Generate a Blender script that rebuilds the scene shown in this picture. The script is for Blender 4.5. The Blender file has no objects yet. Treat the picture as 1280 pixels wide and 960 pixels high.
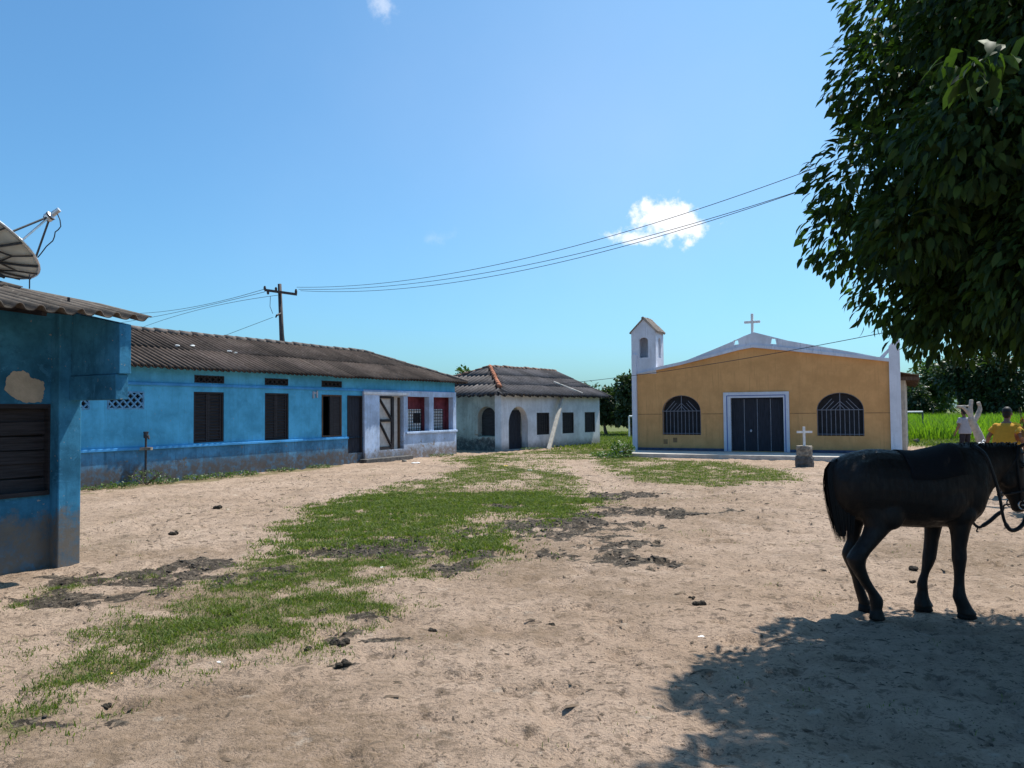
import bpy, bmesh, math, random
import numpy as np
from mathutils import Vector, Matrix, geometry
R = math.radians
rnd = random.Random(7)
rng = np.random.default_rng(11)
C = bpy.context.scene.collection
scene = bpy.context.scene

# ------------------------------------------------------------------ camera
FPX, PITCH, ROLL, CAMH = 960.0, math.atan(34 / 960.0), R(0.5), 1.7
cd = bpy.data.cameras.new("camera")
cam = bpy.data.objects.new("camera", cd); C.objects.link(cam)
cd.sensor_width = 36; cd.lens = 27; cd.clip_end = 6000; cd.clip_start = 0.05
scene.camera = cam
_f = Vector((0, math.cos(PITCH), math.sin(PITCH))); _u0 = Vector((0, -math.sin(PITCH), math.cos(PITCH))); _r0 = Vector((1, 0, 0))
_r = _r0 * math.cos(ROLL) - _u0 * math.sin(ROLL); _u = _r0 * math.sin(ROLL) + _u0 * math.cos(ROLL)
cam.matrix_world = Matrix(((_r.x, _u.x, -_f.x, 0), (_r.y, _u.y, -_f.y, 0), (_r.z, _u.z, -_f.z, CAMH), (0, 0, 0, 1)))

def ray(px, py):
    """the line of sight through a point of the photograph, scaled to unit forward distance"""
    return _r * ((px - 640) / FPX) + _u * ((480 - py) / FPX) + _f
def gp(px, py, z=0.0):
    d = ray(px, py); t = (z - CAMH) / d.z
    return Vector((d.x * t, d.y * t, z))
def yp(px, py, Y):
    d = ray(px, py); t = Y / d.y
    return Vector((d.x * t, Y, CAMH + d.z * t))

# ------------------------------------------------------------------ mesh helpers
class MB:
    def __init__(s): s.v = []; s.f = []; s.m = []
    def add(s, vs, fs, m=0):
        o = len(s.v); s.v += [tuple(v) for v in vs]
        s.f += [tuple(i + o for i in f) for f in fs]; s.m += [m] * len(fs)
    def box(s, x0, x1, y0, y1, z0, z1, m=0):
        vs = [(x, y, z) for x in (x0, x1) for y in (y0, y1) for z in (z0, z1)]
        s.add(vs, [(0, 1, 3, 2), (4, 6, 7, 5), (0, 4, 5, 1), (2, 3, 7, 6), (0, 2, 6, 4), (1, 5, 7, 3)], m)
    def obox(s, a, b, w, h, up=Vector((0, 0, 1)), m=0):
        a = Vector(a); b = Vector(b); d = (b - a).normalized()
        sx = d.cross(Vector(up))
        if sx.length < 1e-4: sx = d.cross(Vector((0, 1, 0)))
        sx.normalize(); sy = sx.cross(d)
        vs = []
        for p in (a, b):
            for i, j in ((-1, -1), (1, -1), (1, 1), (-1, 1)):
                vs.append(p + sx * (w / 2 * i) + sy * (h / 2 * j))
        s.add(vs, [(3, 2, 1, 0), (4, 5, 6, 7), (0, 1, 5, 4), (1, 2, 6, 5), (2, 3, 7, 6), (3, 0, 4, 7)], m)
    def tube(s, pts, r, n=8, m=0, cap=True):
        pts = [Vector(p) for p in pts]
        if not hasattr(r, '__len__'): r = [r] * len(pts)
        prev = None; rings = []
        for i, p in enumerate(pts):
            t = (pts[min(i + 1, len(pts) - 1)] - pts[max(i - 1, 0)])
            if t.length < 1e-9: t = Vector((0, 0, 1))
            t.normalize()
            if prev is None:
                a = t.cross(Vector((0.123, 1, 0.2)))
                if a.length < .1: a = t.cross(Vector((1, 0, 0)))
            else:
                a = prev - t * prev.dot(t)
                if a.length < 1e-6: a = t.cross(Vector((1, .3, 0)))
            a.normalize(); prev = a; b = t.cross(a)
            rr = r[i]; ra, rb = rr if hasattr(rr, '__len__') else (rr, rr)
            rings.append([p + a * (math.cos(k * 2 * math.pi / n) * ra) + b * (math.sin(k * 2 * math.pi / n) * rb) for k in range(n)])
        vs = [q for rg in rings for q in rg]; fs = []
        for i in range(len(rings) - 1):
            for k in range(n):
                fs.append((i * n + k, i * n + (k + 1) % n, (i + 1) * n + (k + 1) % n, (i + 1) * n + k))
        if cap:
            fs.append(tuple(range(n))[::-1]); fs.append(tuple((len(rings) - 1) * n + k for k in range(n)))
        s.add(vs, fs, m)
    def loft(s, secs, n=16, m=0):
        """secs: (centre, half-axis vector A, half-axis vector B)"""
        vs = []; fs = []
        for c, a, b in secs:
            c = Vector(c); a = Vector(a); b = Vector(b)
            for k in range(n):
                t = k * 2 * math.pi / n
                vs.append(c + a * math.cos(t) + b * math.sin(t))
        for i in range(len(secs) - 1):
            for k in range(n):
                fs.append((i * n + k, i * n + (k + 1) % n, (i + 1) * n + (k + 1) % n, (i + 1) * n + k))
        fs.append(tuple(range(n))[::-1]); fs.append(tuple((len(secs) - 1) * n + k for k in range(n)))
        s.add(vs, fs, m)
    def ell(s, c, r, n=14, k=9, m=0, jit=0.0, rot=None):
        c = Vector(c); vs = [(0, 0, 1)]; 
        for i in range(1, k):
            ph = math.pi * i / k
            for j in range(n):
                th = 2 * math.pi * j / n
                vs.append((math.sin(ph) * math.cos(th), math.sin(ph) * math.sin(th), math.cos(ph)))
        vs.append((0, 0, -1)); out = []
        for v in vs:
            q = 1 + rnd.uniform(-jit, jit)
            p = Vector((v[0] * r[0] * q, v[1] * r[1] * q, v[2] * r[2] * q))
            if rot is not None: p = rot @ p
            out.append(p + c)
        fs = [(0, 1 + j, 1 + (j + 1) % n) for j in range(n)]
        for i in range(k - 2):
            for j in range(n):
                a = 1 + i * n + j; b = 1 + i * n + (j + 1) % n
                fs.append((a, a + n, b + n, b))
        last = len(vs) - 1; o = 1 + (k - 2) * n
        fs += [(last, o + (j + 1) % n, o + j) for j in range(n)]
        s.add(out, fs, m)
    def prism(s, poly, y0, y1, m=0):
        """polygon in the x-z plane, extruded along y"""
        s.panel(poly, [], y0, y1, m)
    def panel(s, outline, holes, y0, y1, m=0):
        def area(p): return sum(p[i][0] * p[(i + 1) % len(p)][1] - p[(i + 1) % len(p)][0] * p[i][1] for i in range(len(p)))
        loops = [list(outline) if area(outline) > 0 else list(outline)[::-1]]
        for h in holes: loops.append(list(h)[::-1] if area(h) > 0 else list(h))
        pv = []; pe = []
        for lp in loops:
            o = len(pv); pv += [Vector((a, b)) for a, b in lp]
            pe += [(o + i, o + (i + 1) % len(lp)) for i in range(len(lp))]
        vo, eo, fo = geometry.delaunay_2d_cdt(pv, pe, [], 1, 1e-6)[:3]
        def inside(p, lp):
            c = False; n = len(lp)
            for i in range(n):
                a = lp[i]; b = lp[(i + 1) % n]
                if (a[1] > p[1]) != (b[1] > p[1]) and p[0] < (b[0] - a[0]) * (p[1] - a[1]) / (b[1] - a[1]) + a[0]: c = not c
            return c
        keep = []
        for f in fo:
            cx = sum(vo[i][0] for i in f) / len(f); cz = sum(vo[i][1] for i in f) / len(f)
            if inside((cx, cz), loops[0]) and not any(inside((cx, cz), h) for h in loops[1:]): keep.append(f)
        n = len(vo)
        s.add([(p[0], y0, p[1]) for p in vo] + [(p[0], y1, p[1]) for p in vo],
              [tuple(f) for f in keep] + [tuple(i + n for i in f)[::-1] for f in keep], m)
        for lp in loops:
            k = len(lp)
            s.add([(a, y0, b) for a, b in lp] + [(a, y1, b) for a, b in lp],
                  [(i, i + k, (i + 1) % k + k, (i + 1) % k) for i in range(k)], m)
    def build(s, name, mats, parent=None, smooth=False, solid=0.0, bevel=0.0, loc=None):
        me = bpy.data.meshes.new(name); me.from_pydata(s.v, [], s.f)
        if not isinstance(mats, (list, tuple)): mats = [mats]
        for q in mats: me.materials.append(q)
        if len(mats) > 1: me.polygons.foreach_set('material_index', s.m)
        bm = bmesh.new(); bm.from_mesh(me); bmesh.ops.recalc_face_normals(bm, faces=bm.faces); bm.to_mesh(me); bm.free()
        if smooth: me.polygons.foreach_set('use_smooth', [True] * len(me.polygons))
        me.update()
        o = bpy.data.objects.new(name, me); C.objects.link(o)
        if parent is not None: o.parent = parent
        if loc is not None: o.location = loc
        if solid: 
            md = o.modifiers.new('thick', 'SOLIDIFY'); md.thickness = solid; md.offset = -1
        if bevel:
            md = o.modifiers.new('bev', 'BEVEL'); md.width = bevel; md.segments = 2; md.limit_method = 'ANGLE'; md.angle_limit = R(40)
        return o

def np_mesh(name, V, F, mat, parent=None, var=None, smooth=False, extra=None):
    V = np.ascontiguousarray(V, dtype=np.float32); F = np.ascontiguousarray(F, dtype=np.int32)
    me = bpy.data.meshes.new(name); k = F.shape[1]
    me.vertices.add(len(V)); me.vertices.foreach_set('co', V.ravel())
    me.loops.add(F.size); me.loops.foreach_set('vertex_index', F.ravel())
    me.polygons.add(len(F)); me.polygons.foreach_set('loop_start', np.arange(0, F.size, k, dtype=np.int32))
    me.update(calc_edges=True)
    if smooth: me.polygons.foreach_set('use_smooth', np.ones(len(F), dtype=bool))
    if var is not None: extra = dict(extra or {}, var=var)
    for kk, arr in (extra or {}).items():
        a = me.attributes.new(kk, 'FLOAT', 'POINT'); a.data.foreach_set('value', np.ascontiguousarray(arr, dtype=np.float32))
    me.materials.append(mat)
    o = bpy.data.objects.new(name, me); C.objects.link(o)
    if parent is not None: o.parent = parent
    return o

def thing(name, label, cat, loc=(0, 0, 0), rz=0.0, group=None):
    o = bpy.data.objects.new(name, None); C.objects.link(o)
    o.empty_display_size = .2
    o.location = loc; o.rotation_euler = (0, 0, rz)
    o['label'] = label; o['category'] = cat
    if group: o['group'] = group
    return o
def tag(o, label, cat, group=None, kind=None):
    if label: o['label'] = label
    if cat: o['category'] = cat
    if group: o['group'] = group
    if kind: o['kind'] = kind
    return o

class Frame:
    """local frame standing on the ground: x along a wall, y into it, z up"""
    def __init__(s, o, az):
        s.o = Vector(o); s.az = az; s.rz = R(90 - az)
        s.d = Vector((math.sin(R(az)), math.cos(R(az)), 0)); s.n = Vector((s.d.y, -s.d.x, 0))   # n points to the viewer
    def pix(s, px, py, y=0.0):
        d = ray(px, py); n = -s.n
        p0 = s.o + n * y; c = Vector((0, 0, CAMH))
        t = (p0 - c).dot(n) / d.dot(n); p = c + d * t
        return ((p - s.o).dot(s.d), p.z)
    def w(s, x, y, z): return s.o + s.d * x - s.n * y + Vector((0, 0, z))

def remesh(mb, vox, smooth_it=6):
    me = bpy.data.meshes.new('t'); me.from_pydata(mb.v, [], mb.f)
    bm = bmesh.new(); bm.from_mesh(me); bmesh.ops.recalc_face_normals(bm, faces=bm.faces); bm.to_mesh(me); bm.free()
    o = bpy.data.objects.new('t', me); C.objects.link(o)
    a = o.modifiers.new('r', 'REMESH'); a.mode = 'VOXEL'; a.voxel_size = vox
    b = o.modifiers.new('s', 'SMOOTH'); b.iterations = smooth_it; b.factor = .5
    dg = bpy.context.evaluated_depsgraph_get(); dg.update()
    ev = o.evaluated_get(dg); out = bpy.data.meshes.new_from_object(ev)
    bpy.data.objects.remove(o)
    out.polygons.foreach_set('use_smooth', [True] * len(out.polygons))
    return out
def link_mesh(name, me, mat, parent=None):
    me.name = name; me.materials.clear(); me.materials.append(mat)
    o = bpy.data.objects.new(name, me); C.objects.link(o)
    if parent is not None: o.parent = parent
    return o

def arch(x0, x1, z0, zs, zt, n=14):
    cx = (x0 + x1) / 2; rx = (x1 - x0) / 2
    return [(x0, z0), (x1, z0)] + [(cx + rx * math.cos(math.pi * i / n), zs + (zt - zs) * math.sin(math.pi * i / n)) for i in range(n + 1)]
def rect(x0, x1, z0, z1): return [(x0, z0), (x1, z0), (x1, z1), (x0, z1)]

# numpy value noise
def vnoise(x, y, seed=0):
    xi = np.floor(x).astype(np.int64); yi = np.floor(y).astype(np.int64); xf = x - xi; yf = y - yi
    u = xf * xf * (3 - 2 * xf); v = yf * yf * (3 - 2 * yf)
    def h(a, b):
        n = (a * 374761393 + b * 668265263 + seed * 974634911) & 0xffffffff
        n = ((n ^ (n >> 13)) * 1274126177) & 0xffffffff
        return ((n ^ (n >> 16)) & 0xffff) / 65535.0
    return (h(xi, yi) * (1 - u) + h(xi + 1, yi) * u) * (1 - v) + (h(xi, yi + 1) * (1 - u) + h(xi + 1, yi + 1) * u) * v
def fbm(x, y, oct=4, seed=0):
    s = 0; a = .5; t = 0
    for i in range(oct):
        s = s + a * vnoise(x, y, seed + i * 17); t += a; a *= .5; x = x * 2.03 + 3.1; y = y * 2.03 + 1.7
    return s / t
def sst(a, b, x):
    t = np.clip((x - a) / (b - a), 0, 1); return t * t * (3 - 2 * t)

# ------------------------------------------------------------------ materials
def lin(c): return tuple(((v / 255) / 12.92 if v / 255 <= .04045 else ((v / 255 + .055) / 1.055) ** 2.4) for v in c) + (1,)
class NT:
    def __init__(s, name, rough=.8, spec=.3):
        s.mat = bpy.data.materials.new(name); s.mat.use_nodes = True
        s.t = s.mat.node_tree; s.t.nodes.clear()
        s.out = s.n('ShaderNodeOutputMaterial'); s.b = s.n('ShaderNodeBsdfPrincipled')
        s.l(s.b.outputs[0], s.out.inputs[0]); s.b.inputs['Roughness'].default_value = rough
        s.b.inputs['Specular IOR Level'].default_value = spec
    def n(s, k, **kw):
        q = s.t.nodes.new(k)
        for a, b in kw.items(): setattr(q, a, b)
        return q
    def l(s, a, b): s.t.links.new(a, b)
    def co(s, scale=None):
        tc = s.n('ShaderNodeTexCoord')
        if scale is None: return tc.outputs['Object']
        m = s.n('ShaderNodeMapping'); m.inputs['Scale'].default_value = scale; s.l(tc.outputs['Object'], m.inputs[0]); return m.outputs[0]
    def noise(s, scale, detail=4, rough=.6, vec=None, dist=0):
        q = s.n('ShaderNodeTexNoise'); q.inputs['Scale'].default_value = scale; q.inputs['Detail'].default_value = detail
        q.inputs['Roughness'].default_value = rough; q.inputs['Distortion'].default_value = dist
        s.l(vec if vec is not None else s.co(), q.inputs['Vector']); return q.outputs['Fac']
    def ramp(s, f, a, b, c0=0.0, c1=1.0):
        m = s.n('ShaderNodeMapRange', interpolation_type='SMOOTHSTEP'); s.l(f, m.inputs[0])
        for i, v in zip((1, 2, 3, 4), (a, b, c0, c1)): m.inputs[i].default_value = v
        return m.outputs[0]
    def math(s, op, a, b=None):
        q = s.n('ShaderNodeMath', operation=op)
        for i, v in enumerate((a, b)):
            if v is None: continue
            if isinstance(v, (int, float)): q.inputs[i].default_value = v
            else: s.l(v, q.inputs[i])
        return q.outputs[0]
    def mix(s, f, a, b, mode='MIX'):
        q = s.n('ShaderNodeMix', data_type='RGBA', blend_type=mode)
        for i, v in ((0, f), (6, a), (7, b)):
            if isinstance(v, (int, float)): q.inputs[i].default_value = v
            elif isinstance(v, tuple): q.inputs[i].default_value = v
            else: s.l(v, q.inputs[i])
        return q.outputs[2]
    def attr(s, nm): q = s.n('ShaderNodeAttribute'); q.attribute_name = nm; return q.outputs['Fac']
    def z(s):
        q = s.n('ShaderNodeSeparateXYZ'); s.l(s.co(), q.inputs[0]); return q.outputs[2]
    def col(s, c):
        if isinstance(c, tuple): s.b.inputs['Base Color'].default_value = c
        else: s.l(c, s.b.inputs['Base Color'])
    def bump(s, h, strength=.3, dist=.01):
        q = s.n('ShaderNodeBump'); q.inputs['Strength'].default_value = strength; q.inputs['Distance'].default_value = dist
        s.l(h, q.inputs['Height']); s.l(q.outputs[0], s.b.inputs['Normal'])

def plain(name, c, rough=.7, var=.25, scale=6, spec=.3, bump=.15, bs=30, metal=0.0):
    m = NT(name, rough, spec); f = m.noise(scale, 5, .65)
    d = tuple(v * (1 - var) for v in c[:3]) + (1,); u = tuple(min(1, v * (1 + var)) for v in c[:3]) + (1,)
    m.col(m.mix(m.ramp(f, .3, .7), d, u)); m.b.inputs['Metallic'].default_value = metal
    if bump: m.bump(m.noise(bs, 4), bump, .01)
    return m.mat

def plaster(name, c, dirt_or_shade=(.13, .10, .075, 1), h=.5, hs=.35, peel=(.42, .36, .27, 1), peel_t=.72, mott=.22, streak=.25, fade=None, low_peel=.12, bump=.35):
    """painted render: mottled paint, chips, streaks, and a splash-back stain of mud along the foot"""
    m = NT(name, .85, .2); z = m.z()
    n1 = m.noise(1.3, 6, .65); n2 = m.noise(7, 5, .7); n3 = m.noise(1.0, 5, .7, m.co((3.0, 3.0, .35)))
    d = tuple(v * (1 - mott) for v in c[:3]) + (1,)
    u = fade or tuple(min(.95, v * (1 + mott) + .012) for v in c[:3]) + (1,)
    col = m.mix(m.ramp(n1, .32, .68), d, u)
    col = m.mix(m.ramp(n2, .50, .74, 0, mott * 1.3), col, tuple(v * .5 for v in c[:3]) + (1,))
    col = m.mix(m.ramp(n3, .52, .8, 0, streak), col, tuple(v * .4 for v in c[:3]) + (1,))
    n5 = m.noise(1.0, 5, .65, m.co((16.0, 16.0, .9)))
    col = m.mix(m.math('MULTIPLY', m.ramp(n5, .52, .70, 0, streak * 1.1), m.ramp(n1, .35, .6)), col, tuple(v * .35 for v in c[:3]) + (1,))
    n7 = m.noise(4.6, 7, .72, dist=.6)
    col = m.mix(m.ramp(n7, .57, .60, 0, mott * .9), col, tuple(min(.95, v * 1.35 + .03) for v in c[:3]) + (1,))
    npk = m.noise(3.1, 7, .70)
    near = m.ramp(z, h, h + 1.0, low_peel, 0)
    pk = m.ramp(m.math('ADD', npk, near), peel_t, peel_t + .012)
    col = m.mix(pk, col, peel)
    # chips: small
    ch = m.ramp(m.noise(22, 3, .5), .70, .72)
    col = m.mix(m.math('MULTIPLY', ch, .7), col, peel)
    zz = m.math('ADD', z, m.math('MULTIPLY', m.math('SUBTRACT', m.noise(3.3, 8, .78), .5), -2.0 * h))
    st = m.ramp(zz, h - hs * .6, h + hs * .8, 1, 0)
    col = m.mix(m.math('MULTIPLY', st, m.ramp(m.noise(5.5, 7, .75), .32, .56, .45, .97)), col, m.mix(n2, dirt_or_shade, tuple(v * 1.7 for v in dirt_or_shade[:3]) + (1,)))
    m.col(col)
    hgt = m.math('ADD', m.math('MULTIPLY', n2, .5), m.math('ADD', m.math('MULTIPLY', pk, -.4), m.math('MULTIPLY', m.noise(45, 3), .3)))
    m.bump(hgt, bump, .012)
    return m.mat

def wood(name, c, sc=(1, 1, 18), rough=.75, var=.4):
    m = NT(name, rough, .3); f = m.noise(3, 5, .6, m.co(sc))
    m.col(m.mix(m.ramp(f, .3, .7), tuple(v * (1 - var) for v in c[:3]) + (1,), tuple(v * (1 + var) for v in c[:3]) + (1,)))
    m.bump(f, .3, .006); return m.mat

def roofmat(name, c, lich, rust, rustamt=.3):
    m = NT(name, .9, .15)
    n1 = m.noise(.9, 6, .7); n2 = m.noise(9, 5, .7); n3 = m.noise(1.2, 5, .7, m.co((2.5, 2.5, 1)))
    col = m.mix(m.ramp(n1, .35, .65), tuple(v * .65 for v in c[:3]) + (1,), tuple(v * 1.35 for v in c[:3]) + (1,))
    col = m.mix(m.ramp(n2, .54, .72, 0, .75), col, lich)
    col = m.mix(m.ramp(n3, .56, .72, 0, rustamt), col, rust)
    col = m.mix(m.ramp(m.attr('var'), 0, 1, .0, .92), col, tuple(v * .16 for v in c[:3]) + (1,))  # var: random sheet tone plus the shade painted into the troughs
    m.col(col); m.bump(m.math('ADD', n2, m.math('MULTIPLY', m.noise(40, 3), .4)), .5, .012)
    return m.mat

def leafmat(name, c0, c1, trans=.35, rough=.45, spec=.4):
    m = NT(name, rough, spec); v = m.attr('var')
    col = m.mix(v, c0, c1); m.col(col)
    t = m.n('ShaderNodeBsdfTranslucent'); g = m.mix(1.0, col, (1.25, 1.5, .45, 1), 'MULTIPLY'); m.l(g, t.inputs[0])
    mx = m.n('ShaderNodeMixShader'); mx.inputs[0].default_value = trans
    m.l(m.b.outputs[0], mx.inputs[1]); m.l(t.outputs[0], mx.inputs[2]); m.l(mx.outputs[0], m.out.inputs[0])
    return m.mat

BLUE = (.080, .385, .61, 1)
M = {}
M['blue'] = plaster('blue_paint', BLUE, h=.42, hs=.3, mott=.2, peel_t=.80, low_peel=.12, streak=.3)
M['blue_low'] = plaster('blue_dado_paint', (.07, .235, .40, 1), dirt_or_shade=(.075, .062, .055, 1), h=.46, hs=.30, mott=.35, peel=(.22, .20, .175, 1), peel_t=.70, low_peel=.09, streak=.65)
M['blue_near'] = plaster('blue_porch_paint', (.035, .195, .335, 1), dirt_or_shade=(.12, .10, .08, 1), h=.55, hs=.16, mott=.45, peel=(.40, .36, .27, 1), peel_t=.74, low_peel=.10, streak=.4)
M['blue_trim'] = plaster('blue_trim_paint', (.06, .30, .62, 1), h=-1, hs=.1, peel_t=.70, mott=.2)
M['pale_blue'] = plaster('pale_blue_paint', (.45, .56, .74, 1), dirt_or_shade=(.16, .13, .11, 1), h=.36, hs=.26, peel=(.30, .27, .25, 1), peel_t=.70, mott=.25, streak=.5)
M['white'] = plaster('white_wash', (.70, .715, .76, 1), dirt_or_shade=(.20, .19, .18, 1), h=.22, hs=.3, peel=(.45, .40, .34, 1), peel_t=.74, mott=.16, streak=.35)
M['cream'] = plaster('warm_grey_wash', (.36, .37, .33, 1), dirt_or_shade=(.05, .05, .052, 1), h=.50, hs=.16, peel=(.30, .22, .17, 1), peel_t=.70, mott=.25, streak=.55)  # darker and warmer than the white wash, darkest along the foot
M['yellow'] = plaster('ochre_paint', (.65, .34, .132, 1), dirt_or_shade=(.30, .19, .09, 1), h=.25, hs=.18, peel=(.45, .30, .12, 1), peel_t=.86, mott=.09, streak=.30, low_peel=.03, bump=.2)
M['lilac'] = plaster('church_white_paint', (.62, .65, .73, 1), dirt_or_shade=(.25, .28, .36, 1), h=.12, hs=.2, peel=(.5, .52, .56, 1), peel_t=.82, mott=.09, streak=.25, low_peel=.05, bump=.15)
M['lilac_high'] = plaster('church_top_paint', (.62, .65, .73, 1), h=-3, hs=.1, peel=(.36, .40, .50, 1), peel_t=.78, mott=.12, streak=.4, bump=.15)
M['grey_render'] = plaster('grey_render', (.42, .40, .36, 1), h=.4, hs=.3, mott=.25, peel_t=.75)
M['plinth'] = plain('plinth_blue_grey', (.07, .085, .14, 1), .85, .25, 5)
M['concrete'] = plain('concrete', (.52, .48, .42, 1), .9, .18, 4, bump=.3)
M['stone'] = plain('rough_stone', (.25, .22, .18, 1), .95, .5, 9, bump=.8, bs=14)
M['stone_dark'] = plain('dark_stone', (.10, .095, .09, 1), .95, .4, 9, bump=.8, bs=14)
M['white_paint'] = plain('white_paint', (.72, .73, .74, 1), .6, .12, 12)
M['dark_void'] = plain('room_shade_paint', (.03, .03, .035, 1), .95, .2, 4, bump=0)  # near-black colour stands in for the shade behind windows and vents
M['shutter'] = wood('dark_shutter', (.028, .025, .028, 1))
M['door_dark'] = wood('dark_door', (.022, .025, .036, 1), (12, 1, 1))
M['brown_wood'] = wood('brown_wood', (.09, .055, .035, 1), (14, 14, 1))
M['old_wood'] = wood('grey_wood', (.30, .26, .21, 1), (12, 12, 1))
M['pale_panel'] = plain('pale_panel', (.50, .47, .44, 1), .8, .15, 5)
M['maroon'] = plain('maroon_paint', (.16, .035, .05, 1), .75, .3, 5)
M['iron'] = plain('iron', (.05, .05, .055, 1), .6, .3, 20)
M['window_grille'] = plain('window_grille_paint', (.22, .23, .27, 1), .6, .2, 20)
M['grille'] = plain('grille_paint', (.40, .42, .48, 1), .6, .2, 20)
M['grille_dark'] = plain('dark_grille_paint', (.10, .10, .12, 1), .6, .2, 20)
M['blue_lattice'] = plain('blue_lattice_block', (.12, .30, .48, 1), .9, .25, 8)
M['pole'] = wood('creosoted_pole', (.06, .05, .05, 1), (10, 10, 1))
M['wire'] = plain('cable', (.02, .02, .025, 1), .5, .1, 5, bump=0)
M['roof_near'] = roofmat('fibre_roof_near', (.145, .12, .10, 1), (.26, .23, .19, 1), (.16, .10, .065, 1), .3)
M['roof_blue'] = roofmat('sheet_roof', (.115, .086, .070, 1), (.22, .18, .15, 1), (.13, .075, .045, 1), .5)
M['roof_white'] = roofmat('tile_roof', (.115, .104, .104, 1), (.24, .225, .215, 1), (.12, .09, .07, 1), .2)
M['roof_rust'] = roofmat('rusty_sheet', (.13, .085, .06, 1), (.2, .16, .13, 1), (.15, .07, .04, 1), .5)
M['terracotta'] = plain('terracotta', (.34, .13, .07, 1), .9, .45, 8, bump=.4)
M['ridge'] = plain('ridge_mortar', (.12, .10, .09, 1), .95, .45, 5, bump=.6, bs=20)
M['dish'] = plain('dish_panel', (.56, .58, .55, 1), .5, .1, 4, bump=0)
M['alu'] = plain('aluminium', (.62, .63, .65, 1), .35, .1, 20, metal=.7, bump=0)
M['bark'] = plain('bark', (.12, .095, .07, 1), .95, .4, 8, bump=.9, bs=16)
M['pale_bark'] = plain('pale_dead_wood', (.40, .36, .31, 1), .9, .25, 8, bump=.5, bs=16)
def coat(name, c):
    m = NT(name, .58, .3); f = m.noise(2.2, 6, .7); h = m.noise(40, 4, .7, m.co((1.0, 1.0, .25)))
    col = m.mix(m.ramp(f, .35, .68), tuple(v * .6 for v in c[:3]) + (1,), tuple(v * 1.7 for v in c[:3]) + (1,))
    col = m.mix(m.ramp(h, .45, .7, 0, .5), col, tuple(v * 1.9 for v in c[:3]) + (1,))
    dust = m.ramp(m.math('ADD', m.z(), m.math('MULTIPLY', m.noise(9, 4), .25)), .02, .30, .18, 0); col = m.mix(dust, col, (.10, .075, .055, 1))
    m.col(col); m.bump(m.math('ADD', h, m.math('MULTIPLY', f, .6)), .35, .01); m.l(m.ramp(h, .3, .7, .48, .78), m.b.inputs['Roughness']); return m.mat
M['horse'] = coat('horse_coat', (.0078, .0056, .0048, 1))
M['hair_black'] = plain('black_hair', (.008, .007, .007, 1), .6, .3, 10, bump=0)
M['hoof'] = plain('hoof_horn', (.012, .010, .009, 1), .8, .3, 12)
M['leather'] = plain('black_strap', (.010, .010, .012, 1), .5, .2, 20)
M['steel'] = plain('bit_steel', (.45, .45, .46, 1), .3, .1, 20, metal=.9, bump=0)
M['pad'] = plain('navy_cloth', (.006, .0065, .009, 1), .95, .2, 40, bump=.2, bs=200)
M['skin'] = plain('brown_skin', (.20, .105, .07, 1), .6, .12, 10, bump=0)
M['shirt_yellow'] = plain('yellow_cloth', (.50, .255, .025, 1), .9, .12, 8, bump=.2, bs=14)
M['shirt_grey'] = plain('grey_cloth', (.33, .32, .34, 1), .9, .1, 8, bump=.2, bs=14)
M['trousers'] = plain('dark_cloth', (.022, .020, .026, 1), .9, .2, 8)
M['eye'] = plain('eye', (.01, .008, .008, 1), .2, .1, 5, bump=0)
M['dung'] = plain('dung', (.035, .028, .02, 1), .95, .4, 20, bump=.8, bs=60)
M['pebble'] = plain('pebble', (.30, .27, .24, 1), .9, .3, 10, bump=.4)
M['litter'] = plain('white_plastic', (.75, .75, .74, 1), .5, .06, 8)
M['yellow_litter'] = plain('yellow_plastic', (.65, .45, .06, 1), .6, .1, 8)
M['leaf_near'] = leafmat('broad_leaf', (.016, .034, .016, 1), (.070, .120, .026, 1), .30, .6, .12)
M['leaf_dark'] = leafmat('dark_leaf', (.028, .050, .024, 1), (.065, .10, .036, 1), .25)
M['leaf_mid'] = leafmat('mid_leaf', (.04, .08, .02, 1), (.09, .15, .035, 1), .3)
M['grass'] = leafmat('grass_blade', (.058, .104, .022, 1), (.21, .225, .066, 1), .35, .6, .2)
M['tall_grass'] = leafmat('tall_grass_blade', (.11, .19, .018, 1), (.20, .31, .035, 1), .45, .6, .2)
M['weed'] = leafmat('weed_leaf', (.05, .10, .02, 1), (.11, .17, .04, 1), .3)
M['croton'] = leafmat('croton_leaf', (.22, .025, .03, 1), (.12, .16, .03, 1), .3)
# ------------------------------------------------------------------ light
SUN_AZ, SUN_EL = R(46), R(62)
sd = Vector((math.sin(SUN_AZ) * math.cos(SUN_EL), math.cos(SUN_AZ) * math.cos(SUN_EL), math.sin(SUN_EL)))
sl = bpy.data.lights.new('sun', 'SUN'); sl.energy = 5.0; sl.angle = R(.53); sl.color = (1, .95, .87)
so = bpy.data.objects.new('sun', sl); C.objects.link(so); so.rotation_euler = (-sd).to_track_quat('-Z', 'Y').to_euler()
so.location = sd * 60
W = bpy.data.worlds.new('World'); scene.world = W; W.use_nodes = True
wt = W.node_tree; wt.nodes.clear()
def wn(k, **kw):
    q = wt.nodes.new(k)
    for a, b in kw.items(): setattr(q, a, b)
    return q
wo = wn('ShaderNodeOutputWorld'); bg = wn('ShaderNodeBackground'); wt.links.new(bg.outputs[0], wo.inputs[0])
sky = wn('ShaderNodeTexSky', sky_type='NISHITA'); sky.sun_disc = False; sky.sun_elevation = SUN_EL; sky.sun_rotation = SUN_AZ
sky.air_density = 1.0; sky.dust_density = 1.6; sky.ozone_density = 1.6; sky.altitude = 30
bg.inputs[1].default_value = .09
tint = wn('ShaderNodeMix', data_type='RGBA', blend_type='MULTIPLY'); tint.inputs[0].default_value = 1.0
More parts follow.
